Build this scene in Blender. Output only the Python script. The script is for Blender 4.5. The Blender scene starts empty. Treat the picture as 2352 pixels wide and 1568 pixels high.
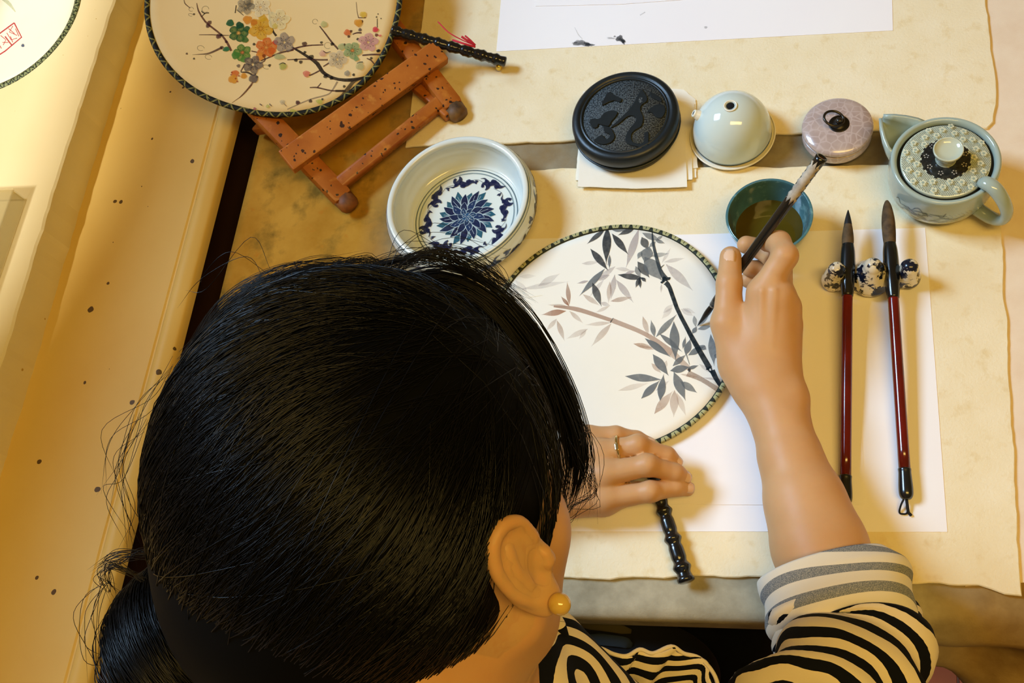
import bpy, bmesh, math, random
import numpy as np
from mathutils import Vector, Matrix

random.seed(7); RNG = np.random.default_rng(7)
SC = bpy.context.scene; COL = SC.collection
T = 0.75                      # height of the desk top above the floor; all sizes below are in metres above the desk top

# ------------------------------------------------------------------ camera
FPX, CX, CY = 2250.0, 1176.0, 784.0       # focal length and centre in pixels of the 2352 x 1568 frame
NX, NY, VX, CH = 1780.0, 1760.0, 1850.0, 0.78   # plumb point, desk-depth vanishing point, height over the desk
_dn = np.array([NX-CX, -(NY-CY), -FPX]); _dn /= np.linalg.norm(_dn)
_yd = -((VX-CX)*(NX-CX)+FPX*FPX)/(NY-CY)
_yv = np.array([VX-CX, -_yd, -FPX]); _yv /= np.linalg.norm(_yv)
_zv = -_dn; _xv = np.cross(_yv, _zv)
CR = np.stack([_xv, _yv, _zv]); RT, UP, FW = CR[:, 0], CR[:, 1], -CR[:, 2]
CAM = np.array([0, 0, CH])
cam = bpy.data.cameras.new('camera'); co = bpy.data.objects.new('camera', cam); COL.objects.link(co)
cam.sensor_width = 36.0; cam.lens = FPX*36.0/2352.0; cam.clip_start = 0.01
m = Matrix.Identity(4)
for i in range(3):
    for j in range(3): m[i][j] = CR[i, j]
m.translation = (0, 0, CH+T); co.matrix_world = m; SC.camera = co

def at(px, py, h=0.0):        # where the sight line of a photo pixel meets the level h above the desk
    d = FW+RT*(px-CX)/FPX+UP*(CY-py)/FPX
    return CAM+d*((h-CH)/d[2])
def atp(px, py, p0, n):       # the same for a tilted plane
    d = FW+RT*(px-CX)/FPX+UP*(CY-py)/FPX
    return CAM+d*(((p0-CAM)@n)/(d@n))

# ------------------------------------------------------------------ light
W = bpy.data.worlds.new('world'); SC.world = W; W.use_nodes = True
W.node_tree.nodes['Background'].inputs[0].default_value = (1.0, 0.60, 0.17, 1)
W.node_tree.nodes['Background'].inputs[1].default_value = 0.17
def area(name, loc, rot, sx, sy, col, power):
    l = bpy.data.lights.new(name, 'AREA'); l.shape = 'RECTANGLE'; l.size = sx; l.size_y = sy
    l.color = col; l.energy = power
    o = bpy.data.objects.new(name, l); COL.objects.link(o); o.location = (loc[0], loc[1], loc[2]+T)
    o.rotation_euler = rot; return o
_sk = area('sky_daylight', (-3.0, 1.05, 3.30), (0, 0, 0), 1.3, 1.3, (0.46, 0.70, 1.0), 262)
_sk.rotation_euler = (Vector((-.05, .3, 0))-Vector((-3.0, 1.05, 3.30))).to_track_quat('-Z', 'Y').to_euler()
area('ceiling_lamp_light', (0.50, -0.15, 1.70), (0, 0, 0), 1.2, 0.30, (1.0, 0.64, 0.15), 19)
sun = bpy.data.lights.new('sun', 'SUN'); sun.energy = 5.0; sun.angle = math.radians(4.0); sun.color = (1, .97, .9)
so = bpy.data.objects.new('sun', sun); COL.objects.link(so); so.location = (-3, -1, 4)
so.rotation_euler = Vector((0.169, 0.6, -0.80)).to_track_quat('-Z', 'Y').to_euler()
vs = SC.view_settings
vs.view_transform = 'Standard'; vs.look = 'None'; vs.gamma = 1.0; vs.use_curve_mapping = False; vs.exposure = 0.0

# ------------------------------------------------------------------ helpers
ORG = {}
def lin(c):
    if isinstance(c, str):
        c = tuple(int(c[i:i+2], 16)/255 for i in (0, 2, 4))
        return tuple(x/12.92 if x <= .04045 else ((x+.055)/1.055)**2.4 for x in c)
    return tuple(c)
def tag(o, label=None, cat=None, group=None, kind=None):
    if label: o['label'] = label
    if cat: o['category'] = cat
    if group: o['group'] = group
    if kind: o['kind'] = kind
    return o
def thing(name, label, cat, org, group=None):
    o = bpy.data.objects.new(name, None); COL.objects.link(o); o.empty_display_size = .01
    o.location = (org[0], org[1], org[2]+T); ORG[o.name] = np.array(org, float)
    return tag(o, label, cat, group)
def obj(name, V, Fc, mat, parent=None, smooth=True, org=None, col=None, uv=None, attr=None):
    """one mesh object; V in desk coordinates"""
    V = np.asarray(V, float)
    if parent is not None: o0 = ORG[parent.name]
    else: o0 = np.array(org if org is not None else (V.mean(0)[0], V.mean(0)[1], V[:, 2].min()), float)
    me = bpy.data.meshes.new(name); me.from_pydata((V-o0).tolist(), [], [list(map(int, f)) for f in Fc] if not isinstance(Fc, np.ndarray) else Fc.tolist())
    if smooth: me.polygons.foreach_set('use_smooth', np.ones(len(me.polygons), bool))
    if col is not None:
        a = me.color_attributes.new('Col', 'FLOAT_COLOR', 'POINT'); a.data.foreach_set('color', np.asarray(col, np.float32).ravel())
    if attr is not None:
        for k, v in attr.items():
            a = me.attributes.new(k, 'FLOAT', 'POINT'); a.data.foreach_set('value', np.asarray(v, np.float32))
    if uv is not None:
        ul = me.uv_layers.new(name='UVMap'); idx = np.empty(len(me.loops), int); me.loops.foreach_get('vertex_index', idx)
        ul.data.foreach_set('uv', np.asarray(uv, np.float32)[idx].ravel())
    me.materials.append(mat); me.update()
    o = bpy.data.objects.new(name, me); COL.objects.link(o)
    if parent is not None: o.parent = parent; ORG[o.name] = o0
    else: o.location = (o0[0], o0[1], o0[2]+T); ORG[o.name] = o0
    return o
def sharp(o, ang=35):
    bm = bmesh.new(); bm.from_mesh(o.data)
    for e in bm.edges:
        if len(e.link_faces) == 2 and e.calc_face_angle(0) > math.radians(ang): e.smooth = False
    bm.to_mesh(o.data); bm.free(); return o
def merge(parts):
    V, Fc, n = [], [], 0
    for v, f in parts:
        v = np.asarray(v, float); V.append(v); Fc += [[int(i)+n for i in q] for q in f]; n += len(v)
    return np.concatenate(V), Fc
def lathe(prof, c=(0, 0, 0), n=64, axis=None, loop=False):
    """profile [(radius, height)] turned about an axis through c"""
    P = np.array(prof, float); a = np.linspace(0, 2*np.pi, n, endpoint=False)
    V = np.stack([P[:, None, 0]*np.cos(a), P[:, None, 0]*np.sin(a), np.repeat(P[:, 1:2], n, 1)], -1).reshape(-1, 3)
    k = len(P); Fc = []
    for i in range(k-1):
        for j in range(n):
            Fc.append((i*n+j, i*n+(j+1) % n, (i+1)*n+(j+1) % n, (i+1)*n+j))
    if loop: Fc += [((k-1)*n+j, (k-1)*n+(j+1) % n, (j+1) % n, j) for j in range(n)]
    if not loop and P[0, 0] > 1e-6: Fc.append(tuple(range(n-1, -1, -1)))
    if not loop and P[-1, 0] > 1e-6: Fc.append(tuple(range((k-1)*n, k*n)))
    if axis is not None:
        z = np.array(axis, float); z /= np.linalg.norm(z); x = np.cross([0, 0, 1.] if abs(z[2]) < .9 else [0, 1., 0], z); x /= np.linalg.norm(x); y = np.cross(z, x)
        V = V[:, :1]*x+V[:, 1:2]*y+V[:, 2:]*z
    return V+np.array(c), Fc
def smooth_prof(pts, n=40):
    """Catmull-Rom through profile points"""
    P = np.array(pts, float); P = np.vstack([2*P[0]-P[1], P, 2*P[-1]-P[-2]]); out = []
    m_ = len(P)-3; per = max(2, n//m_)
    for i in range(m_):
        p0, p1, p2, p3 = P[i:i+4]
        for t in np.linspace(0, 1, per, endpoint=False):
            out.append(.5*((2*p1)+(-p0+p2)*t+(2*p0-5*p1+4*p2-p3)*t*t+(-p0+3*p1-3*p2+p3)*t**3))
    out.append(P[-2]); return np.array(out)
def tube(path, rad, n=12, cap=True, flat=1.0, up=None, closed=False):
    """tube along path; rad scalar or per point; flat squashes along 'up'"""
    P = np.asarray(path, float); k = len(P); r = np.broadcast_to(np.asarray(rad, float), (k,))
    if closed: tg = np.roll(P, -1, 0)-np.roll(P, 1, 0)
    else: tg = np.gradient(P, axis=0)
    tg /= np.linalg.norm(tg, axis=1)[:, None]+1e-12
    u0 = np.array(up if up is not None else (0, 0, 1.)); 
    if abs(tg[0]@u0) > .95: u0 = np.array([0.3, 1., 0.1])
    V = []; a = np.linspace(0, 2*np.pi, n, endpoint=False); uu = u0
    for i in range(k):
        s = np.cross(tg[i], uu if up is None else u0); s /= np.linalg.norm(s)+1e-12; u = np.cross(s, tg[i]); uu = u
        V.append(P[i]+r[i]*(np.cos(a)[:, None]*s+flat*np.sin(a)[:, None]*u))
    V = np.concatenate(V); Fc = []
    for i in range(k if closed else k-1):
        b, c2 = i*n, ((i+1) % k)*n
        for j in range(n): Fc.append((b+j, b+(j+1) % n, c2+(j+1) % n, c2+j))
    if cap and not closed: Fc.append(tuple(range(n-1, -1, -1))); Fc.append(tuple(range((k-1)*n, k*n)))
    return V, Fc
def box(c, s, ax=None, bev=0.0):
    """box of full sizes s about c, axes ax (rows), bevelled edges"""
    bm = bmesh.new(); bmesh.ops.create_cube(bm, size=1)
    for v in bm.verts: v.co = Vector((v.co.x*s[0], v.co.y*s[1], v.co.z*s[2]))
    if bev: bmesh.ops.bevel(bm, geom=bm.edges[:], offset=bev, segments=2, affect='EDGES', profile=.6)
    V = np.array([v.co[:] for v in bm.verts]); Fc = [[v.index for v in f.verts] for f in bm.faces]; bm.free()
    if ax is not None: V = V@np.array(ax, float)
    return V+np.array(c, float), Fc
def prism(outline, z0, z1, chamfer=0.0):
    """flat slab with the given outline (list of xy, counter-clockwise)"""
    P = np.array(outline, float)[:, :2]; n = len(P)
    if ((P[:, 0]*np.roll(P[:, 1], -1)-np.roll(P[:, 0], -1)*P[:, 1]).sum()) < 0: P = P[::-1]
    rings = [(P, z0), (P, z1-chamfer)]
    if chamfer:
        c = P.mean(0); nx = np.roll(P, -1, 0)-np.roll(P, 1, 0); nx = np.stack([-nx[:, 1], nx[:, 0]], 1); nx /= np.linalg.norm(nx, axis=1)[:, None]+1e-9
        rings.append((P+nx*chamfer, z1))
    V = np.concatenate([np.c_[p, np.full(n, z)] for p, z in rings]); Fc = [tuple(range(n-1, -1, -1))]
    for i in range(len(rings)-1):
        for j in range(n): Fc.append((i*n+j, i*n+(j+1) % n, (i+1)*n+(j+1) % n, (i+1)*n+j))
    Fc.append(tuple(range((len(rings)-1)*n, len(rings)*n))); return V, Fc
def densify(P, step, jit=0.0, closed=True, seed=0):
    P = np.array(P, float); out = []; r = np.random.default_rng(seed); n = len(P)
    for i in range(n if closed else n-1):
        a, b = P[i], P[(i+1) % n]; k = max(1, int(np.linalg.norm(b-a)/step))
        for t in np.arange(k)/k: out.append(a+(b-a)*t)
    if not closed: out.append(P[-1])
    out = np.array(out)
    if jit:
        w = r.normal(size=out.shape); w = (w+np.roll(w, 1, 0)+np.roll(w, -1, 0))/2; out[:, :2] += w[:, :2]*jit
    return out
def spline(pts, n=24):
    return smooth_prof(pts, n)

# ------------------------------------------------------------------ procedural materials
MATS = {}
def mat(name, base, rough=.5, spec=.5, metal=0, coat=0, c2=None, nscale=8, namt=1.0, ndet=4, bump=0, bscale=200, bdist=.001,
        sss=0, trans=0, ior=1.45, alpha=1, sheen=0, c3=None, spots=None, subcol=None, attr=False):
    if name in MATS: return MATS[name]
    M = bpy.data.materials.new(name); M.use_nodes = True; nt = M.node_tree; b = nt.nodes['Principled BSDF']; L = nt.links.new
    b.inputs['Roughness'].default_value = rough; b.inputs['Specular IOR Level'].default_value = spec; b.inputs['Metallic'].default_value = metal
    b.inputs['Coat Weight'].default_value = coat; b.inputs['Coat Roughness'].default_value = .05; b.inputs['IOR'].default_value = ior
    b.inputs['Transmission Weight'].default_value = trans; b.inputs['Alpha'].default_value = alpha
    if sheen: b.inputs['Sheen Weight'].default_value = sheen
    if sss:
        b.inputs['Subsurface Weight'].default_value = sss; b.inputs['Subsurface Radius'].default_value = subcol or (.012, .004, .002); b.inputs['Subsurface Scale'].default_value = .3
    tc = nt.nodes.new('ShaderNodeTexCoord'); src = tc.outputs['Object']
    def noise(scale, det=4, rough_=.55):
        n = nt.nodes.new('ShaderNodeTexNoise'); n.inputs['Scale'].default_value = scale; n.inputs['Detail'].default_value = det; n.inputs['Roughness'].default_value = rough_
        L(src, n.inputs['Vector']); return n.outputs['Fac']
    def mixc(fac, a, c):
        x = nt.nodes.new('ShaderNodeMix'); x.data_type = 'RGBA'
        if isinstance(fac, float): x.inputs[0].default_value = fac
        else: L(fac, x.inputs[0])
        for k, v in ((6, a), (7, c)):
            if isinstance(v, tuple): x.inputs[k].default_value = (*v[:3], 1)
            else: L(v, x.inputs[k])
        return x.outputs[2]
    def ramp(fac, a, b_):
        r = nt.nodes.new('ShaderNodeMapRange'); r.inputs[1].default_value = a; r.inputs[2].default_value = b_; L(fac, r.inputs[0]); return r.outputs[0]
    col = lin(base)
    if c2 is not None: col = mixc(ramp(noise(nscale, ndet), .5-.25/namt, .5+.25/namt), col, lin(c2))
    if c3 is not None: col = mixc(ramp(noise(nscale*3.1, 5), .56, .74), col, lin(c3))
    if spots:                 # small scattered paint specks: (scale, size, colour)
        sc_, sz, cc = spots
        v = nt.nodes.new('ShaderNodeTexVoronoi'); v.inputs['Scale'].default_value = sc_; v.inputs['Randomness'].default_value = 1; L(src, v.inputs['Vector'])
        k = nt.nodes.new('ShaderNodeMath'); k.operation = 'LESS_THAN'; L(v.outputs['Distance'], k.inputs[0]); kk_ = nt.nodes.new('ShaderNodeMath'); kk_.operation = 'MULTIPLY'; L(ramp(noise(sc_*.7, 3), .45, .75), kk_.inputs[0]); kk_.inputs[1].default_value = sz*2.2; L(kk_.outputs[0], k.inputs[1])
        col = mixc(k.outputs[0], col, lin(cc))
    if isinstance(col, tuple): b.inputs['Base Color'].default_value = (*col, 1)
    else: L(col, b.inputs['Base Color'])
    if bump:
        bp = nt.nodes.new('ShaderNodeBump'); bp.inputs['Strength'].default_value = bump; bp.inputs['Distance'].default_value = bdist
        L(noise(bscale, 6, .65), bp.inputs['Height']); L(bp.outputs[0], b.inputs['Normal'])
    MATS[name] = M; M['_n'] = 1
    return M
def paint_mat(name, rough=.9, spec=.2, coat=0.0):
    """flat pigment: colour and opacity come from the stroke itself"""
    if name in MATS: return MATS[name]
    M = bpy.data.materials.new(name); M.use_nodes = True; nt = M.node_tree; b = nt.nodes['Principled BSDF']; L = nt.links.new
    a = nt.nodes.new('ShaderNodeVertexColor'); a.layer_name = 'Col'
    tc = nt.nodes.new('ShaderNodeTexCoord'); n = nt.nodes.new('ShaderNodeTexNoise'); n.inputs['Scale'].default_value = 260; n.inputs['Detail'].default_value = 4; L(tc.outputs['Object'], n.inputs['Vector'])
    mr = nt.nodes.new('ShaderNodeMapRange'); mr.inputs[1].default_value = .3; mr.inputs[2].default_value = .7; mr.inputs[3].default_value = .82; mr.inputs[4].default_value = 1.0; L(n.outputs['Fac'], mr.inputs[0])
    mu = nt.nodes.new('ShaderNodeMath'); mu.operation = 'MULTIPLY'; L(a.outputs['Alpha'], mu.inputs[0]); L(mr.outputs[0], mu.inputs[1])
    L(a.outputs['Color'], b.inputs['Base Color']); L(mu.outputs[0], b.inputs['Alpha'])
    b.inputs['Roughness'].default_value = rough; b.inputs['Specular IOR Level'].default_value = spec; b.inputs['Coat Weight'].default_value = coat
    MATS[name] = M; return M

class Paint:
    """collects brush strokes in a 2-D sheet; place() maps sheet coordinates (and a hair of lift) to space"""
    def __init__(s, place): s.V, s.F, s.C, s.place, s.k = [], [], [], place, 0
    def _add(s, P, Fc, cols):
        n = len(s.V); z = .00012+s.k*.0000016; s.k += 1
        s.V += [s.place(p[0], p[1], z) for p in P]; s.F += [tuple(i+n for i in f) for f in Fc]; s.C += list(cols)
    def ribbon(s, pts, w, col, a=1.0, a1=None, n=14, col1=None, sm=True):
        P = spline(pts, n) if sm and len(pts) > 2 else np.array(pts, float); k = len(P); t = np.linspace(0, 1, k)
        ww = np.interp(t, np.linspace(0, 1, len(w)), w) if hasattr(w, '__len__') else np.full(k, w)
        g = np.gradient(P, axis=0); g /= np.linalg.norm(g, axis=1)[:, None]+1e-12; nn = np.stack([-g[:, 1], g[:, 0]], 1)
        Q = np.concatenate([P+nn*ww[:, None]/2, P-nn*ww[:, None]/2])
        Fc = [(i, i+1, k+i+1, k+i) for i in range(k-1)]
        c0 = np.array(lin(col)); c1 = np.array(lin(col1)) if col1 is not None else c0; a1 = a if a1 is None else a1
        cc = [np.r_[c0+(c1-c0)*x, a+(a1-a)*x] for x in t]
        s._add(Q, Fc, cc+cc)
    def leaf(s, p0, p1, w, col, a=1.0, a1=None, bend=0.0, tip=.45):
        p0, p1 = np.array(p0, float), np.array(p1, float); d = p1-p0; nrm = np.array([-d[1], d[0]])
        pts = [p0, p0+d*.35+nrm*bend, p0+d*.7+nrm*bend*.8, p1]
        t = np.linspace(0, 1, 13); ww = w*np.clip(np.sin(np.pi*t**.80), 0, 1)**1.55
        s.ribbon(pts, list(np.clip(ww, w*.02, None)), col, a, a1, n=18)
    def blob(s, c, rx, ry, col, a=1.0, ae=None, rot=0.0, n=16, wob=.06, cole=None):
        th = np.linspace(0, 2*np.pi, n, endpoint=False); r = 1+wob*np.sin(3*th+c[0]*9e3)+wob*.7*np.sin(5*th+c[1]*7e3)
        x, y = rx*r*np.cos(th), ry*r*np.sin(th); cr, sr = math.cos(rot), math.sin(rot)
        ring = np.stack([c[0]+x*cr-y*sr, c[1]+x*sr+y*cr], 1)
        c0 = np.array(lin(col)); ce = np.array(lin(cole)) if cole is not None else c0; ae = a if ae is None else ae
        s._add(np.vstack([[c], ring]), [(0, 1+i, 1+(i+1) % n) for i in range(n)], [np.r_[c0, a]]+[np.r_[ce, ae]]*n)
    def poly(s, P, col, a=1.0):
        s._add(P, [tuple(range(len(P)))], [np.r_[lin(col), a]]*len(P))
    def build(s, name, parent, m): return obj(name, np.array(s.V), s.F, m, parent, smooth=False, col=np.array(s.C))

def surface_nets(sdf, lo, hi, step):
    lo, hi = np.array(lo, float), np.array(hi, float); N = np.ceil((hi-lo)/step).astype(int)+1
    ax = [lo[i]+step*np.arange(N[i]) for i in range(3)]
    X, Y, Z = np.meshgrid(*ax, indexing='ij')
    P_ = np.stack([X, Y, Z], -1).astype(np.float32); q_ = 4          # coarse pass first, fine values only near the surface
    cP = P_[q_//2::q_, q_//2::q_, q_//2::q_] if min(N) > 3*q_ else P_
    if min(N) > 3*q_:
        cs = cP.shape[:3]; C_ = sdf(cP.reshape(-1, 3)).reshape(cs)
        ix = [np.minimum(np.arange(N[i])//q_, cs[i]-1) for i in range(3)]
        S = C_[np.ix_(*ix)].astype(np.float32); near = np.abs(S) < step*q_*2.2; S[near] = sdf(P_[near])
    else: S = sdf(P_.reshape(-1, 3)).reshape(N)
    ins = S < 0; nx, ny, nz = N-1
    cnt = np.zeros((nx, ny, nz), np.int8); acc = np.zeros((nx, ny, nz, 3)); num = np.zeros((nx, ny, nz))
    cor = [(i, j, k) for i in (0, 1) for j in (0, 1) for k in (0, 1)]
    def sl(A, c): return A[c[0]:c[0]+nx, c[1]:c[1]+ny, c[2]:c[2]+nz]
    for a in cor:
        for d in range(3):
            if a[d] == 0:
                b = list(a); b[d] = 1; sa, sb = sl(S, a), sl(S, b); cr = (sa < 0) != (sb < 0)
                t = np.where(cr, sa/(sa-sb+1e-20), 0)
                for q in range(3): acc[..., q] += np.where(cr, a[q]+(t if q == d else 0), 0)
                num += cr
    act = num > 0; idx = -np.ones((nx, ny, nz), int); ii = np.argwhere(act); idx[act] = np.arange(len(ii))
    V = lo+step*(ii+acc[act]/num[act][:, None]); Fc = []
    for d in range(3):
        e1, e2 = (d+1) % 3, (d+2) % 3
        s0 = [slice(1, None)]*3; s0[d] = slice(0, -1); a = S[tuple(slice(0, -1) if q == d else slice(1, -1) for q in range(3))]
        b = S[tuple(slice(1, None) if q == d else slice(1, -1) for q in range(3))]
        cr = (a < 0) != (b < 0); w = np.argwhere(cr)
        if not len(w): continue
        base = w.copy()
        for q in range(3):
            if q != d: base[:, q] += 1
        def id_(o1, o2):
            p = base.copy(); p[:, e1] -= o1; p[:, e2] -= o2; return idx[p[:, 0], p[:, 1], p[:, 2]]
        Q = np.stack([id_(1, 1), id_(0, 1), id_(0, 0), id_(1, 0)], 1)
        flip = ~(a[tuple(w.T)] < 0); Q[flip] = Q[flip][:, ::-1]; Fc.append(Q)
    return V, np.concatenate(Fc)
def smin(a, b, k):
    h = np.clip(.5+.5*(b-a)/k, 0, 1); return b+(a-b)*h-k*h*(1-h)
def cone_sdf(P, a, b, ra, rb):
    a, b = np.asarray(a, np.float32), np.asarray(b, np.float32); d = b-a; t = np.clip(((P-a)@d)/(d@d+1e-12), 0, 1)
    return np.linalg.norm(P-a-t[:, None]*d, axis=1)-(ra+(rb-ra)*t)
def ell_sdf(P, c, ax, r):
    q = (P-np.asarray(c, np.float32))@np.asarray(ax, np.float32).T; r = np.asarray(r, np.float32)
    k0 = np.linalg.norm(q/r, axis=1); k1 = np.linalg.norm(q/(r*r), axis=1)+1e-9; return k0*(k0-1)/k1
def nrm(v): v = np.array(v, float); return v/np.linalg.norm(v)
# ------------------------------------------------------------------ the setting
M_wall = mat('wall_paint', 'e9dcb0', .7, c2='dfcf9c', nscale=3)
M_sill = mat('sill_paint', 'ece2bd', .33, .5, c2='e4d6a6', nscale=4, bump=.12, bscale=60, spots=(60, .05, 'b9963c'))
M_ledge = mat('ledge_paint', 'e6cb80', .5, .35, c2='dcb964', nscale=5, bump=.08, bscale=90, spots=(52, .115, '5b4520'))
M_gap_shade = mat('gap_shade_brown', '3a200e', .6, c2='241206', nscale=14)
M_floor = mat('floor_wood', '5e2210', .45, c2='441808', nscale=9)
M_desk = mat('desk_wood', '6b4524', .5, c2='4e3018', nscale=10)
def struct(name, VF, m_, sm=False, label=None, parent=None):
    o = obj(name, *VF, m_, parent, smooth=sm)
    if parent is None: o['kind'] = 'structure'
    if label: o['label'] = label
    return o
def slab(x0, x1, y0, y1, z0, z1, bev=0): return box(((x0+x1)/2, (y0+y1)/2, (z0+z1)/2), (x1-x0, y1-y0, z1-z0), None, bev)
# floor: boards, each a plank
fl = struct('floor', slab(-1.12, 1.6, -1.6, 1.7, -.80, -.752), mat('floor_gap', '2a1408', .8), label='reddish brown wooden floor under the desk')
pk = None
for i in range(22):
    x0 = -1.1+i*.122
    if pk is None: pk = struct('floor_plank', box((x0+.061, .05, -.751), (.119, 3.2, .006), None, .001), M_floor, parent=fl)
    else:
        q = pk.copy(); COL.objects.link(q); q.parent = fl; q.location = (i*.122, 0, 0)
WY0, WY1, WZ0, WZ1 = -.72, 1.5, .70, 1.60
wl = struct('wall_left', merge([slab(-1.04, -1.02, -1.6, 1.7, -.752, WZ0), slab(-1.04, -1.02, -1.6, WY0, WZ0, 1.9), slab(-1.04, -1.02, WY1, 1.7, WZ0, 1.9), slab(-1.04, -1.02, WY0, WY1, WZ1, 1.9)]), M_wall,
            label='cream painted wall with the window')
struct('ceiling', slab(-1.04, 1.7, -1.6, 1.7, 1.9, 1.96), mat('ceiling_paint', 'e6dcc0', .8), label='pale room ceiling')
wd = struct('window_1', merge([slab(-1.042, -1.018, WY0, WY0+.012, WZ0, WZ1), slab(-1.042, -1.018, WY1-.012, WY1, WZ0, WZ1), slab(-1.042, -1.018, WY0+.012, WY1-.012, WZ0, WZ0+.02), slab(-1.042, -1.018, WY0+.012, WY1-.012, WZ1-.012, WZ1)]),
            mat('window_paint', 'f0ead6', .4), label='cream painted window frame above the sill')
G = bpy.data.materials.new('window_glass'); G.use_nodes = True; nt = G.node_tree; nt.nodes.clear()
_o = nt.nodes.new('ShaderNodeOutputMaterial'); _t = nt.nodes.new('ShaderNodeBsdfTransparent'); _g = nt.nodes.new('ShaderNodeBsdfGlossy'); _m = nt.nodes.new('ShaderNodeMixShader')
_g.inputs['Roughness'].default_value = .02; _m.inputs[0].default_value = .06
nt.links.new(_t.outputs[0], _m.inputs[1]); nt.links.new(_g.outputs[0], _m.inputs[2]); nt.links.new(_m.outputs[0], _o.inputs[0])
struct('window_pane', slab(-1.032, -1.028, WY0+.012, WY1-.012, WZ0+.02, WZ1-.012), G, parent=wd)
# ceiling lamp: a long warm tube under a white reflector
cl_ = thing('ceiling_lamp', 'long warm tube lamp hanging from the ceiling', 'lamp', (.50, -.15, 1.9))
obj('reflector', *slab(-.12, 1.12, -.32, .02, 1.725, 1.755, .006), mat('lamp_white', 'eeeae0', .5), cl_, smooth=False)
for x in (.1, .9): obj('hanger', *tube([(x, -.15, 1.75), (x, -.15, 1.9)], .006, 10), mat('lamp_white', 'eeeae0', .5), cl_)
# window sill: thick, with a hand-worn paint edge
e = densify([(-.7205, 1.3), (-.7165, .5), (-.711, .3), (-.706, -.6)], .006, .0005, closed=False, seed=3)
P = [(-1.02, 1.3)]+[tuple(p) for p in e[:, :2]]+[(-1.02, -.6)]
struct('trim_1', prism(P, .018, .062, .002), M_sill, label='cream painted window sill with a worn edge')
# lower ledge with a groove and a bead along its edge
prof = [(-.73, .007), (-.73, .02), (-.5725, .02), (-.571, .0185), (-.5695, .0185), (-.568, .020), (-.565, .0225), (-.5605, .0232), (-.556, .0222), (-.5525, .0195), (-.5505, .0185), (-.549, .016), (-.5485, .012), (-.5485, .007)]
prof = [(x-(.010 if x > -.6 else 0), z) for x, z in prof]
ys = np.linspace(-.6, 1.3, 30); n = len(prof)
V = np.array([(x+.012*(y-.35)*0, y, z) for y in ys for x, z in prof]); Fc = [(i*n+j, i*n+(j+1) % n, (i+1)*n+(j+1) % n, (i+1)*n+j) for i in range(len(ys)-1) for j in range(n)]
Fc += [tuple(range(n)), tuple(range((len(ys)-1)*n, len(ys)*n))[::-1]]
sharp(struct('trim_2', (V, Fc), M_ledge, sm=True, label='cream painted ledge with moulded edge below the window sill'), 40)
struct('trim_3', slab(-.73, -.572, -.6, 1.3, -.752, .0065), M_gap_shade, label='panel below the ledge, coloured dark brown for the shade in the gap')  # ledge front; shade of the narrow gap by the desk is painted in as dark brown

# ------------------------------------------------------------------ desk and what covers it
dk = thing('desk', 'wooden writing desk under the cloth and felts', 'desk', (.1, .6, -.75))
fy = lambda x: .111+.055*x
sharp(obj('desk_top', *prism([(-.5375, fy(-.5375)), (.75, fy(.75)), (.75, 1.15), (-.5375, 1.15)], -.038, -.0022, .003), M_desk, dk, smooth=False))
for x, y in ((-.50, .16), (.70, .2), (-.50, 1.1), (.70, 1.1)): obj('leg', *box((x, y, -.395), (.05, .05, .714), None, .004), M_desk, dk, smooth=False)
for y in (.16, 1.1): obj('apron', *box((.1, y, -.085), (1.15, .022, .09), None, .003), M_desk, dk, smooth=False)
# grey table cloth: lies flat, rolls over the front edge and hangs in folds on the right
def base_cloth():
    xs = np.linspace(-.5365, .752, 150); prof_s = np.concatenate([np.linspace(1.14, .05, 60), np.linspace(.045, -.012, 12), np.linspace(-.02, -.165, 16)])
    V = []
    for s in prof_s:
        for x in xs:
            y0 = fy(x); hang = 1/(1+math.exp(-(x-.115)*60)); r = .013
            if s > 0: y, z = y0+s, 0.0
            elif s > -.02:
                a = -s/.0145*math.pi/2; a = min(a, math.pi/2); y, z = y0-r*math.sin(a), -r+r*math.cos(a)
            else:
                d = -s-.02; y, z = y0-r+.002, -r-d*.25*(1-hang)-d*hang
                y -= hang*(.05*(1-math.exp(-d*9))+.016*math.sin(x*70+d*14)*min(1, d*12)+.010*math.sin(d*60+x*9))
            if 0 <= s < .03: z -= .0012*(1-s/.03)*(0.5+.5*math.sin(x*40))
            V.append((x, y, z))
    n = len(xs); Fc = [(i*n+j, i*n+j+1, (i+1)*n+j+1, (i+1)*n+j) for i in range(len(prof_s)-1) for j in range(n-1)]
    return np.array(V), [f[::-1] for f in Fc]
M = bpy.data.materials.new('grey_stained_cloth'); M.use_nodes = True; nt = M.node_tree; b = nt.nodes['Principled BSDF']; L = nt.links.new
b.inputs['Roughness'].default_value = .95; b.inputs['Specular IOR Level'].default_value = .1
tc = nt.nodes.new('ShaderNodeTexCoord')
def nz(scale, det=5, rg=.6):
    q = nt.nodes.new('ShaderNodeTexNoise'); q.inputs['Scale'].default_value = scale; q.inputs['Detail'].default_value = det; q.inputs['Roughness'].default_value = rg; L(tc.outputs['Object'], q.inputs['Vector']); return q.outputs['Fac']
def mr(f, a, c, lo=0, hi=1):
    q = nt.nodes.new('ShaderNodeMapRange'); q.inputs[1].default_value = a; q.inputs[2].default_value = c; q.inputs[3].default_value = lo; q.inputs[4].default_value = hi; L(f, q.inputs[0]); return q.outputs[0]
def mx(f, a, c):
    q = nt.nodes.new('ShaderNodeMix'); q.data_type = 'RGBA'; L(f, q.inputs[0])
    for k, v in ((6, a), (7, c)):
        if isinstance(v, str): q.inputs[k].default_value = (*lin(v), 1)
        else: L(v, q.inputs[k])
    return q.outputs[2]
def mul(a, c):
    q = nt.nodes.new('ShaderNodeMath'); q.operation = 'MULTIPLY'; L(a, q.inputs[0]); L(c, q.inputs[1]); return q.outputs[0]
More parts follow.
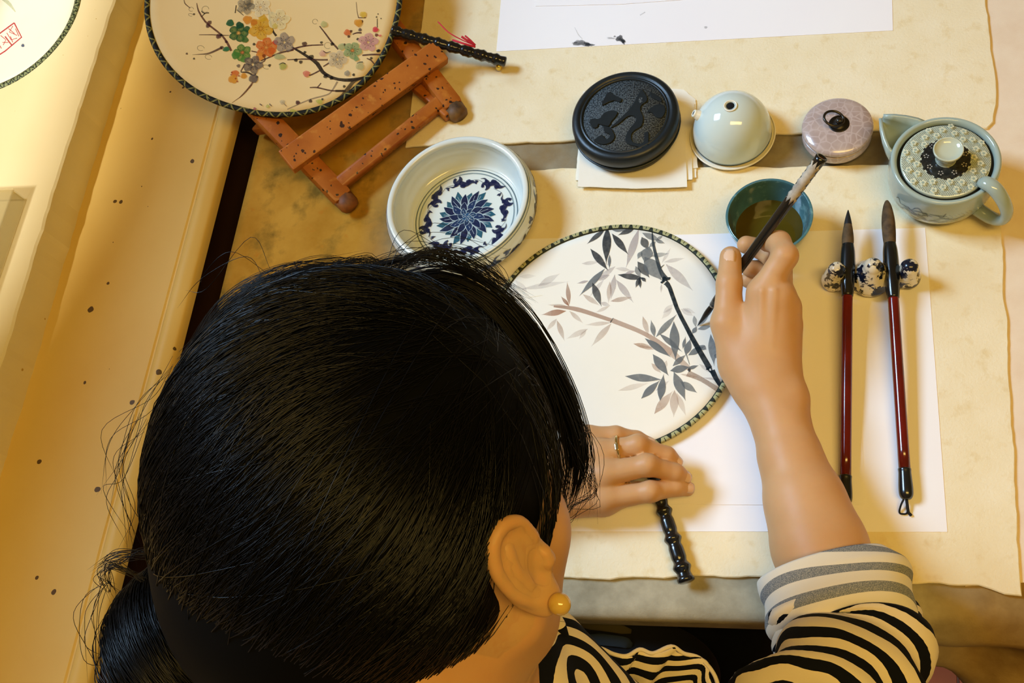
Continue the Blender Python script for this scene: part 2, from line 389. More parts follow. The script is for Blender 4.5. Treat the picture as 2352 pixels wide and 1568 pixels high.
sp = nt.nodes.new('ShaderNodeSeparateXYZ'); L(tc.outputs['Object'], sp.inputs[0])
grey = mx(mr(nz(60), .35, .65), '9a917a', '857c68')
grey = mx(mr(nz(14), .45, .7), grey, '8b7550')
front = mx(mr(nz(30), .4, .7), 'b0a78d', '8f876f')
left = mx(mr(nz(11), .38, .62), 'c69a40', 'a87a26')
left = mx(mr(nz(23, 6), .52, .68), left, '7d6428'); left = mx(mr(nz(37, 3), .62, .72), left, 'b87a26'); left = mx(mr(nz(17, 2), .70, .74), left, '8a4a24')
c = mx(mr(sp.outputs[0], -.335, -.40), grey, left)
c = mx(mr(sp.outputs[1], .16, .12), c, front)
c = mx(mul(mr(sp.outputs[0], .10, .15), mr(sp.outputs[1], .2, .15)), c, mx(mr(nz(20), .4, .6), 'a58a58', '8a6f42'))
L(c, b.inputs['Base Color'])
bp = nt.nodes.new('ShaderNodeBump'); bp.inputs['Strength'].default_value = .35; bp.inputs['Distance'].default_value = .0008; L(nz(700, 4), bp.inputs['Height']); L(bp.outputs[0], b.inputs['Normal'])
V, Fc = base_cloth()
o = obj('table_cloth', V, Fc, M, org=(0, 0, 0)); tag(o, 'grey stained table cloth under the cream felts, hanging over the desk edge', 'cloth')
sd = o.modifiers.new('thick', 'SOLIDIFY'); sd.thickness = .002; sd.offset = -1
def pxpoly(pts, h): return [at(x, y, h)[:2] for x, y in pts]
M_linen = mat('pink_linen', 'ecdcc4', .95, .1, c2='e3cdb2', nscale=40, bump=.3, bscale=900, bdist=.0006)
o = obj('linen_cloth', *prism(densify(pxpoly([(2170, -200), (2180, 600), (2215, 1345), (2480, 1330), (3600, 1230), (3500, -200)], 0), .02, .0006), .0002, .0014), M_linen, smooth=False)
tag(o, 'pale pinkish linen cloth beyond the right edges of the felts', 'cloth')
M_felt = mat('cream_felt', 'f2e6c6', .98, .05, c2='ecdcb4', nscale=25, bump=.5, bscale=420, bdist=.0012, sheen=.15, c3='e6d2a4')
FH = .0042
o = obj('felt_mat', *prism(densify(pxpoly([(932, 335), (1200, 326), (1330, 321), (1800, 306), (2010, 299), (2200, 298), (2268, 294), (2284, 280), (2291, 200), (2262, 0), (2250, -250), (1005, -250), (975, 0), (950, 200)], FH), .006, .0006, seed=5), .0015, FH, .0008), M_felt, smooth=False)
tag(o, 'cream wool felt mat under the loose white papers', 'felt mat')
o = obj('felt_mat', *prism(densify(pxpoly([(1000, 398), (1320, 386), (1700, 383), (2050, 377), (2283, 374), (2300, 530), (2316, 800), (2338, 1200), (2348, 1368), (2310, 1366), (2250, 1346), (2160, 1337), (2080, 1341), (1760, 1326), (1600, 1322), (1400, 1329), (1290, 1324), (1000, 1335), (900, 1335), (960, 700)], FH), .006, .0006, seed=6), .0015, FH, .0008), M_felt, smooth=False)
tag(o, 'cream wool felt mat under the bamboo fan and painting paper', 'felt mat')
# papers
M_paper = mat('white_paper', 'f6f4f2', .75, .25, c2='f3eff0', nscale=6)
def sheet(px, h, label, group=None, cat='paper', name='paper_sheet', th=.0003, m_=M_paper, bow=0):
    o = obj(name, *prism(pxpoly(px, h), h-th, h), m_, smooth=False); return tag(o, label, cat, group)
sheet([(1120, 551), (2125, 523), (2176, 1221), (960, 1219)], FH+.0004, 'large white paper sheet under the bamboo fan and red brushes')
sheet([(1130, 610), (1966, 590), (1986, 1160), (1000, 1156)], FH+.0009, 'smaller white paper sheet lying on the large one below the bamboo fan')
pa = sheet([(1140, 118), (1500, 99), (2051, 70), (2045, -160), (1165, -160)], FH+.0004, 'white paper with black ink marks along its edge on the felt')
sheet([(1230, 14), (1420, 10), (1750, -14), (1745, -170), (1245, -170)], FH+.0009, 'clean white paper lying on the ink-marked sheet')
pp = Paint(lambda x, y, z: (*at(x, y, FH+.0004)[:2], FH+.0004+z))
for (x, y, rx, ry, rot, a) in [(1336, 100, 20, 6, .1, .75), (1352, 102, 12, 4, .2, .9), (1322, 97, 8, 3, -.5, .5), (1425, 90, 11, 7, .5, .95), (1432, 96, 6, 4, 1, .8), (1405, 88, 12, 2, .1, .35), (1412, 84, 3, 2, 0, .6)]:
    pp.blob((x, y), rx, ry, '23282e', a, a*.6, rot, wob=.25)
pp.ribbon([(1320, 63), (1329, 80), (1338, 90)], [1, 2, 1], '8a8a88', .25); pp.ribbon([(1470, 35), (1482, 28)], 2, '8a8a88', .25); pp.blob((1621, 63), 4, 3, '777777', .4, .2)
pp.build('ink_marks', pa, paint_mat('ink'))['kind'] = 'stuff'
# ------------------------------------------------------------------ round silk fans
M_silk = mat('white_silk', 'f4f1e6', .8, .2, c2='f0ecdc', nscale=9, bump=.1, bscale=1500, bdist=.0003)
M_silk2 = mat('cream_silk', 'eed9a8', .8, .2, c2='e8cd92', nscale=9, bump=.1, bscale=1500, bdist=.0003)
M_lac = mat('black_lacquer', '0b0e10', .22, .6, coat=.4, c2='15181a', nscale=40)
def rim_mat(name, light, dark, N, kind):
    M = bpy.data.materials.new(name); M.use_nodes = True; nt = M.node_tree; b = nt.nodes['Principled BSDF']; L = nt.links.new
    def ma(op, a, c=None):
        q = nt.nodes.new('ShaderNodeMath'); q.operation = op
        for i, v in enumerate((a, c)):
            if v is None: continue
            if isinstance(v, (int, float)): q.inputs[i].default_value = v
            else: L(v, q.inputs[i])
        return q.outputs[0]
    uvn = nt.nodes.new('ShaderNodeUVMap'); s = nt.nodes.new('ShaderNodeSeparateXYZ'); L(uvn.outputs[0], s.inputs[0]); u, v = s.outputs[0], s.outputs[1]
    tri = ma('ABSOLUTE', ma('SUBTRACT', ma('FRACT', ma('MULTIPLY', u, N)), .5))            # 0..0.5 zigzag
    if kind == 0:    # dark wedges with a thin stem between
        w = ma('LESS_THAN', tri, ma('MULTIPLY', ma('SUBTRACT', 1.0, v), .28)); st = ma('GREATER_THAN', tri, .465); bd = ma('LESS_THAN', v, .16)
        f = ma('MAXIMUM', w, ma('MAXIMUM', ma('MULTIPLY', st, ma('GREATER_THAN', v, .3)), bd))
    else:
        n = nt.nodes.new('ShaderNodeTexNoise'); n.inputs['Scale'].default_value = 1; n.inputs['Detail'].default_value = 2
        mp = nt.nodes.new('ShaderNodeCombineXYZ'); L(ma('MULTIPLY', u, N*3.0), mp.inputs[0]); L(ma('MULTIPLY', v, 4.0), mp.inputs[1]); L(mp.outputs[0], n.inputs['Vector'])
        arc = ma('ABSOLUTE', ma('SUBTRACT', tri, ma('MULTIPLY', v, .45))); arc = ma('LESS_THAN', arc, .07)
        f = ma('MAXIMUM', ma('GREATER_THAN', n.outputs['Fac'], .40 if kind == 1 else .55), ma('MULTIPLY', arc, 1.0)) if kind == 2 else ma('MULTIPLY', ma('GREATER_THAN', n.outputs['Fac'], .34), ma('SUBTRACT', 1.0, ma('MULTIPLY', arc, .8)))
    x = nt.nodes.new('ShaderNodeMix'); x.data_type = 'RGBA'; L(f, x.inputs[0]); x.inputs[6].default_value = (*lin(light), 1); x.inputs[7].default_value = (*lin(dark), 1)
    L(x.outputs[2], b.inputs['Base Color']); b.inputs['Roughness'].default_value = .6; b.inputs['Specular IOR Level'].default_value = .3
    return M
def super_ring(a, b, n, k=160):
    t = np.linspace(0, 2*np.pi, k, endpoint=False); c, s = np.cos(t), np.sin(t)
    r = (np.abs(c/a)**n+np.abs(s/b)**n)**(-1/n); return np.stack([r*c, r*s], 1)
def make_fan(label, c, nv, hdir, R, silk, rim, rimw, ne=2.2, hprof=None, hl=.115, group=None):
    """c centre, nv plane normal, hdir handle direction; returns thing, local->space map"""
    nv = nrm(nv); hx = np.array(hdir, float); hx -= nv*(hx@nv); hx = nrm(hx); hy = np.cross(nv, hx); c = np.array(c, float)
    sp_ = lambda x, y, z=0.0: c+hx*x+hy*y+nv*z
    t = thing('silk_fan', label, 'fan', c, group)
    ring = super_ring(R, R, ne); k = len(ring)
    # silk: a thin stretched sheet with a real thickness
    rr = [0, .35, .7, .9, 1.0]; V = [sp_(0, 0, .0003)]; Fc = []
    for q in rr[1:]: V += [sp_(*(p*q), .0003) for p in ring]
    V += [sp_(*p, -.0004) for p in ring]; V.append(sp_(0, 0, -.0004))
    Fc += [(0, 1+j, 1+(j+1) % k) for j in range(k)]
    for i in range(4): Fc += [(1+i*k+j, 1+(i+1)*k+j, 1+(i+1)*k+(j+1) % k, 1+i*k+(j+1) % k) for j in range(k)]
    Fc += [(len(V)-1, 1+4*k+(j+1) % k, 1+4*k+j) for j in range(k)]
    obj('silk', np.array(V), Fc, silk, t)
    # brocade binding: flat rounded band round the edge
    sec = [(-rimw, .0009), (-rimw*.6, .0016), (0, .0019), (rimw*.35, .0012), (rimw*.5, 0), (rimw*.35, -.0012), (0, -.0019), (-rimw, -.0010)]
    dirs = ring/np.linalg.norm(ring, axis=1)[:, None]; V, UV = [], []
    ns = len(sec)
    for j in range(k+1):
        p, d = ring[j % k], dirs[j % k]
        for q, (o_, z) in enumerate(sec): V.append(sp_(*(p+d*o_), z)); UV.append((j/k, q/4 if q <= 4 else (8-q)/4))
    Fc = [(j*ns+q, (j+1)*ns+q, (j+1)*ns+(q+1) % ns, j*ns+(q+1) % ns) for j in range(k) for q in range(ns)]
    obj('rim_binding', np.array(V), Fc, rim, t, uv=np.array(UV))
    if hprof is not None:
        s0 = R-.003
        hp = [(r, z) for r, z in hprof]
        hv, hf = lathe(hp, sp_(s0, 0, 0), 20, hx); ho = obj('handle', hv, hf, M_lac, t)
        return t, sp_, ho
    return t, sp_, None
# bamboo fan (being painted) ------------------------------------------------
FB = np.array([-.1424, .3259, .0115]); hd = nrm([at(1605, 1325, .0115)-at(1548, 1150, .0115)])[0]
def bam_handle(L_):
    pr = [(0, 0), (.0035, 0), (.005, .004)]; nodes = np.linspace(.012, L_-.012, 5)
    z = np.linspace(.006, L_-.004, 90)
    for q in z:
        d = np.abs(nodes-q).min(); r = .0050+.0013*math.exp(-(d/.0022)**2)-.0007*math.exp(-((d-.0045)/.002)**2)+.0012*(q/L_)
        pr.append((r, q))
    pr += [(.0070, L_-.003), (.0066, L_-.0008), (.005, L_), (0, L_)]; return pr
hl1 = np.linalg.norm(at(1606, 1328, .0115)[:2]-FB[:2])-(.1055-.003)
fan1, sp1, h1 = make_fan('round white silk fan painted with grey ink bamboo, held flat on white paper', FB, (0, 0, 1), hd, .1055, M_silk,
                     rim_mat('olive_brocade', 'a9a878', '22291d', 72, 0), .0032, 2.15, bam_handle(hl1))
# cord hole near the end of the handle
obj('cord_hole', *lathe([(0, 0), (.0016, 0), (.0016, .0004), (0, .0004)], sp1(.1055-.003+hl1-.009, 0, .0068), 12), mat('hole_black', '020202', .9), h1)
def loc1(px, py):
    d = at(px, py, FB[2])-FB; hx = hd-np.array([0, 0, hd[2]]); hx = nrm(hx); hy = np.cross([0, 0, 1.], hx); return np.array([d@hx, d@hy])
P1 = Paint(lambda x, y, z: sp1(x, y, z+.0003))
def Z3(x, y): return loc1(1320+x/7.468, 510+y/7.468)     # coordinates read off two enlargements of the painting
def Z4(x, y): return loc1(1400+x/6.03, 700+y/6.03)
def Z7(x, y): return loc1(1140+x/2.8, 500+y/2.8)
def LF(Z, a, b, w, col, al, a1=None, bend=0.0, s=7.468):
    P1.leaf(Z(*a), Z(*b), w/s/2950*1.42, col, al, a1, bend)
PALE, WARM, MID, DARK, INK = 'b8aeae', 'b99a84', '6d7478', '30363c', '14222a'
# faint layers first
for a, b, w, c_, al in [((120, 715), (430, 690), 60, PALE, .35), ((330, 660), (660, 760), 40, PALE, .3), ((700, 760), (360, 1020), 80, PALE, .45), ((960, 830), (680, 790), 60, PALE, .35), ((600, 910), (340, 1010), 75, PALE, .55), ((500, 990), (250, 1290), 60, PALE, .35),
                        ((690, 900), (620, 1340), 85, PALE, .6), ((605, 1020), (580, 1400), 70, WARM, .45), ((710, 990), (1010, 1385), 90, PALE, .6), ((140, 1240), (440, 1440), 70, WARM, .4), ((610, 1360), (990, 1290), 70, WARM, .55), ((600, 1440), (350, 1560), 50, WARM, .3), ((440, 1380), (620, 1440), 60, PALE, .4),
                        ((1100, 120), (880, 790), 110, PALE, .75), ((1560, 720), (2030, 1180), 120, PALE, .5), ((1530, 690), (1900, 620), 60, PALE, .35), ((1500, 700), (1650, 440), 45, PALE, .3), ((1490, 1060), (1480, 1220), 30, PALE, .5), ((1520, 1560), (1700, 1400), 70, PALE, .3), ((1850, 1480), (2080, 1568), 60, PALE, .25), ((1300, 590), (1620, 540), 70, MID, .5)]:
    LF(Z3, a, b, w, c_, al, al*.6)
for a, b, w, c_, al in [((470, 560), (455, 410), 24, WARM, .95), ((470, 570), (415, 505), 18, 'a06c4c', .85), ((450, 600), (290, 625), 34, 'b07f60', .85), ((470, 575), (330, 560), 20, WARM, .5), ((390, 660), (440, 795), 26, WARM, .55), ((390, 650), (320, 730), 24, WARM, .35), ((470, 600), (560, 680), 22, WARM, .4), ((740, 680), (610, 830), 34, WARM, .45), ((740, 675), (570, 690), 22, WARM, .35), ((590, 715), (450, 780), 30, WARM, .3), ((580, 720), (530, 785), 20, WARM, .3),
                        ((270, 440), (410, 360), 40, PALE, .35), ((160, 460), (470, 410), 30, PALE, .3), ((200, 480), (120, 400), 30, PALE, .25), ((150, 380), (260, 375), 25, PALE, .2)]:
    LF(Z7, a, b, w, c_, al, al*.5, s=2.8)
P1.ribbon([Z7(300, 500), Z7(205, 515)], .0004, 'e0c878', .3)
P1.ribbon([Z7(370, 570), Z7(520, 590), Z7(740, 660)], [.0018, .0042, .0034], WARM, .75); P1.ribbon([Z7(745, 660), Z7(960, 750), Z7(1130, 870)], [.0044, .0038, .006], WARM, .62)
P1.ribbon([Z7(1130, 870), Z7(1250, 980)], [.006, .004], WARM, .45); P1.ribbon([Z7(1230, 1000), Z7(1320, 1040), Z7(1440, 1115)], [.0055, .004, .0042], 'a58c78', .6)
P1.ribbon([Z7(733, 676), Z7(740, 665), Z7(752, 645)], [.0006, .0012, .0005], '4a443e', .8)
for a, b, w, c_, al in [((460, 160), (545, 440), 55, WARM, .5), ((330, 540), (620, 600), 55, 'bd9a7c', .65), ((620, 620), (370, 560), 40, WARM, .5), ((790, 770), (760, 900), 40, WARM, .3), ((580, 810), (720, 950), 50, WARM, .5), ((620, 1510), (880, 1190), 90, WARM, .6), ((900, 1180), (890, 1560), 90, WARM, .5), ((930, 1220), (1060, 1540), 60, WARM, .35), ((120, 1190), (560, 1080), 60, WARM, .25), ((640, 1190), (830, 1050), 50, PALE, .4), ((1500, 900), (1560, 780), 50, PALE, .4), ((1540, 930), (1600, 860), 40, PALE, .4), ((1290, 1010), (1640, 1050), 26, PALE, .5), ((1240, 820), (1440, 960), 40, PALE, .35), ((980, 960), (1250, 1010), 30, WARM, .4), ((870, 40), (720, 200), 60, PALE, .3), ((990, 60), (1170, 160), 60, PALE, .3)]:
    LF(Z4, a, b, w, c_, al, al*.5, s=6.03)
for a, b, w, c_, al in [((640, 450), (935, 130), 70, MID, .7), ((625, 450), (575, 210), 55, MID, .7), ((890, 230), (915, 775), 105, MID, .85), ((690, 400), (1010, 655), 60, MID, .8), ((490, 465), (855, 730), 75, MID, .9), ((600, 685), (820, 985), 95, MID, .85), ((215, 990), (740, 1040), 85, MID, .8), ((440, 1300), (700, 1045), 80, MID, .85), ((700, 1330), (750, 960), 85, MID, .9), ((890, 930), (1055, 1330), 100, MID, .8), ((980, 1060), (1215, 1220), 75, MID, .7), ((840, 915), (1120, 860), 85, MID, .85), ((1080, 890), (1235, 840), 40, MID, .8), ((875, 850), (1060, 690), 60, MID, .8), ((1055, 700), (1120, 470), 75, MID, .85), ((1090, 700), (1320, 570), 70, MID, .8), ((1015, 610), (1055, 440), 35, MID, .8), ((1400, 410), (1450, 850), 80, MID, .7), ((1340, 620), (1240, 560), 60, MID, .75), ((1150, 400), (1210, 300), 50, MID, .8), ((1210, 300), (1390, 120), 55, MID, .6), ((1220, 340), (1420, 290), 55, MID, .6), ((1460, 740), (1510, 670), 50, MID, .6), ((1170, 150), (1195, 320), 45, MID, .5)]:
    LF(Z4, a, b, w, c_, al, al*.9, s=6.03)
P1.ribbon([Z4(1065, 690), Z4(1110, 830)], [.0012, .0005], MID, .6); P1.blob(Z4(1105, 905), .0016, .0012, DARK, .8)
for a, b, w, c_, al in [((520, 130), (210, 380), 75, DARK, .85), ((560, 80), (540, 720), 125, DARK, .92), ((640, 200), (920, 560), 95, DARK, .88), ((270, 460), (580, 840), 95, DARK, .85), ((600, 560), (595, 805), 45, MID, .85), ((520, 800), (80, 1270), 95, MID, .85), ((240, 1010), (40, 1055), 40, PALE, .7), ((305, 1040), (460, 1450), 100, DARK, .75), ((1045, 95), (740, 230), 85, DARK, .85), ((640, 140), (900, 130), 70, MID, .8),
                        ((740, 905), (1230, 980), 90, DARK, .82), ((1045, 760), (1130, 960), 75, MID, .6), ((860, 890), (1050, 835), 50, PALE, .7), ((1130, 940), (1045, 1130), 65, DARK, .8), ((1110, 960), (1130, 1145), 45, DARK, .75), ((1150, 950), (1225, 1030), 50, DARK, .8),
                        ((1150, 260), (1260, 480), 110, DARK, .75), ((1280, 420), (1190, 700), 170, MID, .75), ((1080, 680), (1285, 960), 120, DARK, .75), ((1150, 500), (1080, 640), 70, MID, .65), ((1200, 600), (1500, 1010), 210, MID, .72), ((1160, 190), (1480, 330), 90, MID, .65), ((1380, 310), (1550, 370), 55, MID, .65), ((1400, 310), (1515, 235), 45, MID, .6), ((1280, 430), (1400, 330), 60, MID, .6)]:
    LF(Z3, a, b, w, c_, al, al*.9)
P1.ribbon([Z3(1330, 180), Z3(1345, 350), Z3(1390, 560), Z3(1470, 830), Z3(1560, 980)], [.0010, .0022, .0028, .0032, .0050], '3a444a', .9)
P1.ribbon([Z3(1460, 800), Z3(1535, 735)], [.0014, .0004], '3a444a', .9)
P1.blob(Z3(1545, 990), .0030, .0022, INK, .95); P1.blob(Z3(1605, 975), .0014, .0022, INK, .9); P1.blob(Z3(1500, 1035), .0012, .0014, INK, .9); P1.blob(Z3(1560, 1030), .0009, .0009, 'e8e6da', .9)
P1.ribbon([Z3(1560, 1040), Z3(1630, 1130), Z4(930, 40), Z4(1060, 300), Z4(1200, 560), Z4(1385, 880)], [.0048, .0036, .0034, .0034, .0042, .0046], INK, .93)
P1.blob(Z4(1395, 900), .0030, .0018, INK, .95); P1.blob(Z4(1360, 890), .0010, .0014, INK, .95); P1.blob(Z4(1395, 900), .0010, .0008, 'e8e6da', .9)
P1.ribbon([Z4(1420, 910), Z4(1480, 1030), Z4(1565, 1160)], [.0044, .0038, .0030], INK, .93)
P1.build('bamboo_painting', fan1, paint_mat('ink'))

# plum blossom fan leaning on the wooden stand --------------------------------
F2 = np.array([-.4901, .6531, .0974]); N2 = nrm([.339, -.202, 1.0]); hd2 = atp(1160, 142, F2, N2)-atp(918, 72, F2, N2)
hl2 = np.linalg.norm(atp(1162, 143, F2, N2)-F2)-(.1238-.003)
fan2, sp2, h2 = make_fan('round cream silk fan with plum blossom painting, resting on the wooden stand', F2, N2, atp(1160, 142, F2, N2)-F2, .1238, M_silk2, rim_mat('black_gold_brocade', '8d8a4c', '0f120c', 60, 1), .0036, 2.2,
                     [(0, 0), (.0045, 0)]+[(.0052+.0006*math.sin(z*420)+.0005*math.sin(z*930+1), z) for z in np.linspace(.002, hl2-.003, 60)]+[(.0052, hl2-.001), (.004, hl2), (0, hl2)])
hx2 = atp(1160, 142, F2, N2)-F2; hx2 -= N2*(hx2@N2); hx2 = nrm(hx2); hy2 = np.cross(N2, hx2)
def loc2(px, py): d = atp(px, py, F2, N2)-F2; return np.array([d@hx2, d@hy2])
P2 = Paint(lambda x, y, z: sp2(x, y, z+.0003))
def A_(x, y): return loc2(320+x/2.673, x*0+y/2.673)
def B_(x, y): return loc2(400+x/7.839, y/7.839)
def C_(x, y): return loc2(660+x/5.807, y/5.807)
px2 = 1/2700.
def rb(Z, pts, w, col, a=.85, a1=None): P2.ribbon([Z(*p) for p in pts], [x*px2 for x in w] if hasattr(w, '__len__') else w*px2, col, a, a1)
def bl(Z, c_, r, col, a=.85, ae=None, ry=None, rot=0, wob=.08, cole=None): P2.blob(Z(*c_), r*px2, (ry or r)*px2, col, a, a if ae is None else ae, rot, wob=wob, cole=cole)
BR, BK = '5a3a34', '1c1614'
# branches
rb(C_, [(60, 630), (130, 670), (290, 770), (400, 850), (470, 960), (560, 1020), (680, 1060), (850, 1070), (1050, 1030)], [4, 6, 8, 11, 10, 9, 8, 10, 6], '2a211c', .88)
rb(C_, [(1050, 1030), (900, 1080), (820, 1170), (740, 1280), (660, 1340)], [6, 9, 11, 12, 10], '332a22', .7, .6)
rb(B_, [(1700, 190), (1730, 380), (1780, 560), (1840, 650)], [3, 4, 5, 6], '2e241e', .9)
rb(B_, [(1560, 1100), (1900, 960), (2150, 900)], [3, 5, 5], BR, .8); rb(C_, [(0, 690), (130, 640), (280, 610), (480, 600)], [5, 5, 4, 3], BR, .85)
rb(B_, [(410, 60), (440, 200), (560, 390), (700, 510), (860, 640), (960, 780), (1030, 920)], [2, 4, 5, 5, 5, 6, 6], '6a4236', .85); rb(B_, [(450, 630), (700, 630), (830, 640), (990, 640)], [2, 3, 4, 2], BR, .7)
rb(B_, [(860, 860), (640, 960), (480, 980), (330, 990)], [6, 5, 3, 1], BR, .8, .5); rb(B_, [(1390, 920), (1560, 970), (1640, 1080), (1540, 1150)], [3, 4, 4, 3], BR, .75)
rb(B_, [(1280, 1150), (1200, 1290)], [4, 3], BR, .8); rb(B_, [(1200, 1300), (1330, 1310), (1430, 1360), (1470, 1330)], [3, 5, 5, 4], '3a2a24', .8)
rb(B_, [(1420, 1480), (1360, 1568), (1180, 1760)], [5, 5, 2], '7a5138', .75); rb(A_, [(690, 520), (640, 580), (570, 632)], [4, 3, 1.5], '7a5138', .7)
rb(C_, [(430, 350), (500, 440), (590, 560), (680, 660)], [3, 4, 5, 5], BR, .85); rb(C_, [(540, 800), (420, 800), (240, 790), (0, 800)], [5, 5, 4, 3], BR, .75); rb(C_, [(560, 840), (480, 890)], [5, 3], BR, .8)
rb(C_, [(440, 940), (320, 1000), (280, 1000)], [4, 4, 3], BR, .8); rb(C_, [(670, 1090), (590, 1220), (520, 1270), (300, 1330), (0, 1460)], [5, 4, 4, 4, 3], '8a7a6a', .55)
rb(C_, [(300, 1170), (400, 1170), (580, 1210), (760, 1215)], [3, 4, 4, 5], BR, .8); rb(C_, [(400, 1170), (450, 1110)], [3, 3], BR, .8); rb(C_, [(640, 1215), (780, 1215)], [7, 6], '2a211c', .6)
rb(C_, [(1000, 740), (1130, 730), (1240, 730)], [4, 5, 5], BR, .85); rb(C_, [(1190, 690), (1230, 670)], [7, 5], '2a1d1a', .8); rb(C_, [(1060, 780), (1120, 810), (1170, 870)], [3, 4, 3], BR, .8)
rb(C_, [(920, 30), (930, 150), (950, 240)], [1.5, 2, 3], BR, .6); rb(C_, [(950, 240), (1050, 240)], [3, 3], BR, .7); rb(C_, [(870, 460), (930, 440), (990, 440)], [3, 4, 5], BR, .85); rb(C_, [(1200, 250), (1200, 370)], [2, 2.5], '2a1d1a', .8)
rb(B_, [(500, 300), (560, 245), (630, 235)], [2, 3, 3], BK, .8); rb(B_, [(490, 200), (520, 230), (560, 245)], [2, 3, 2], BK, .8); rb(B_, [(180, 0), (200, 70), (290, 150)], [2, 3, 2], BR, .7); rb(B_, [(1120, 100), (1100, 240)], [3, 3], BK, .75); rb(B_, [(1130, 180), (1250, 280)], [3, 2], BK, .6)
# outlined buds and small calyx dots
for Z, c_, r, sq in [(B_, (565, 170), 9, 1), (B_, (310, 170), 6, 1), (B_, (480, 870), 9, .8), (B_, (620, 1030), 9, .7), (B_, (300, 270), 6, .6), (B_, (1660, 1210), 9, .6), (C_, (370, 290), 7, 1), (C_, (540, 610), 9, 1)]:
    cc = Z(*c_); th = np.linspace(.3, 5.7, 14); P2.ribbon([cc+np.array([r*px2*math.cos(x), r*sq*px2*math.sin(x)]) for x in th], .0005, '5a5040', .5)
for Z, c_, r, col in [(B_, (610, 470), 6, '4a2630'), (B_, (640, 410), 6, '5a2e30'), (B_, (800, 660), 7, '5a3038'), (B_, (850, 635), 4, BK), (B_, (940, 755), 4, '4a2630'), (B_, (860, 860), 5, '4a2a28'), (B_, (1750, 500), 4, BK), (B_, (1760, 240), 4, '6a5a50'), (B_, (360, 260), 3, BK), (B_, (1720, 1180), 4, BK), (C_, (230, 590), 7, '4a2226'), (C_, (455, 570), 4, BK), (C_, (235, 700), 4, BK), (C_, (320, 765), 7, BK), (C_, (115, 805), 5, BK), (C_, (180, 830), 5, '2a1a1e'), (C_, (510, 1020), 6, BK), (C_, (590, 1045), 5, BK), (C_, (885, 1000), 4, BK), (C_, (760, 1155), 4, BK), (C_, (905, 1180), 7, BK), (C_, (310, 1350), 5, '3a2024'), (C_, (140, 1370), 6, '4a1a2c'), (C_, (600, 590), 5, BK), (C_, (760, 600), 4, BK), (C_, (940, 525), 4, BK), (C_, (970, 400), 5, '5a4a4a'), (C_, (1120, 780), 4, BK), (C_, (1220, 680), 5, BK), (C_, (1190, 470), 5, '6a1420'), (C_, (850, 420), 4, '5a2218'), (C_, (820, 490), 4, '4a1a14'), (C_, (990, 290), 5, '6a3a18'), (C_, (1210, 190), 2, BK), (C_, (1250, 250), 2, BK), (C_, (1190, 230), 2.5, BK), (B_, (230, 970), 3, BR), (B_, (360, 1060), 3, BK), (B_, (1440, 800), 4, BK), (B_, (1490, 1390), 4, BK), (B_, (1160, 1190), 5, '7a6a5c')]:
    bl(Z, c_, r, col, .85, .6)
def flower(Z, c_, r, col, cole, a=.8, cen=None, ink='3a2a18', n=5, rot=0.3, st=True):
    cc = Z(*c_)
    for i in range(n):
        t = rot+i*2*math.pi/n; P2.blob(cc+r*px2*.62*np.array([math.cos(t), math.sin(t)]), r*px2*.5, r*px2*.46, col, a*.85, a, t, cole=cole)
    if cen: P2.blob(cc, r*px2*.24, r*px2*.24, cen, .9, .5)
    if st:
        for i in range(14):
            t = rot+i*2*math.pi/14; q = np.array([math.cos(t), math.sin(t)]); l = .5+.2*math.sin(i*2.3)
            P2.ribbon([cc+q*r*px2*.12, cc+q*r*px2*l], .00022, ink, .65, sm=False); P2.blob(cc+q*r*px2*(l+.05), .0004, .0004, ink, .8)
flower(B_, (1160, 600), 24, '6f8c3c', '245a34', .9, 'e8b45a', '4a4a1e'); flower(B_, (1230, 950), 22, '8aa64a', '4e7f34', .9, 'd07a40', '4a4a1e', rot=.9)
bl(B_, (1010, 420), 10, '1f5a44', .95, .9, cole='2f6a3c'); bl(B_, (940, 890), 9, '2a6a52', .95, .85, 7, .5, cole='3f7f4a'); bl(B_, (1180, 460), 10, '1f5034', .95, .9); bl(B_, (1310, 530), 9, '2f5f34', .9, .9); bl(B_, (1110, 1000), 11, '4f8a3a', .9, .8); bl(B_, (1250, 1080), 8, '5f9440', .9, .8); bl(B_, (1280, 720), 9, '3f6f30', .85, .8)
flower(B_, (1560, 520), 30, 'e2b63a', 'e0a82c', .85, 'd8a02c', '8a5a10', rot=.1); bl(B_, (1590, 330), 11, 'e0b430', .85, .7); bl(B_, (1320, 360), 12, 'e0962e', .9, .8); bl(B_, (1440, 410), 9, 'd9862a', .85, .7)
flower(B_, (1660, 860), 26, 'e08a34', 'd9702a', .85, 'e8a04a', '9a4a10', rot=.5); bl(B_, (1820, 770), 7, 'd84a28', .9, .8); bl(B_, (1760, 920), 10, 'dd6a26', .85, .8); bl(B_, (1550, 1020), 12, 'e09238', .9, .8); bl(B_, (1620, 1010), 5, '8a3a14', .8, .6)
bl(B_, (1100, 1330), 10, 'dd7a34', .9, .8); bl(B_, (1060, 1430), 12, 'e2a034', .9, .8); bl(B_, (1255, 1370), 8, 'dd9a30', .9, .8)
for c_ in ((1030, 1350), (1170, 1370), (1110, 1420), (1140, 1470), (1040, 1310)): bl(B_, c_, 2.5, 'a8421a', .8, .6)
flower(B_, (1990, 770), 26, 'a39690', '8d827c', .6, None, '1c1614', rot=.7); flower(B_, (1420, 1170), 24, '7d7068', '6a5e58', .7, None, '1c1614', rot=.2); bl(B_, (1430, 1420), 12, '6f625a', .85, .75)
flower(B_, (1560, 140), 26, 'efe4b8', 'f1e8c2', .7, None, '7a4a48', rot=1); flower(B_, (1880, 360), 28, 'f0e2a8', 'f1e6b4', .75, None, '7a3a3a', rot=.4); bl(B_, (1820, 480), 8, 'e0cc60', .7, .4)
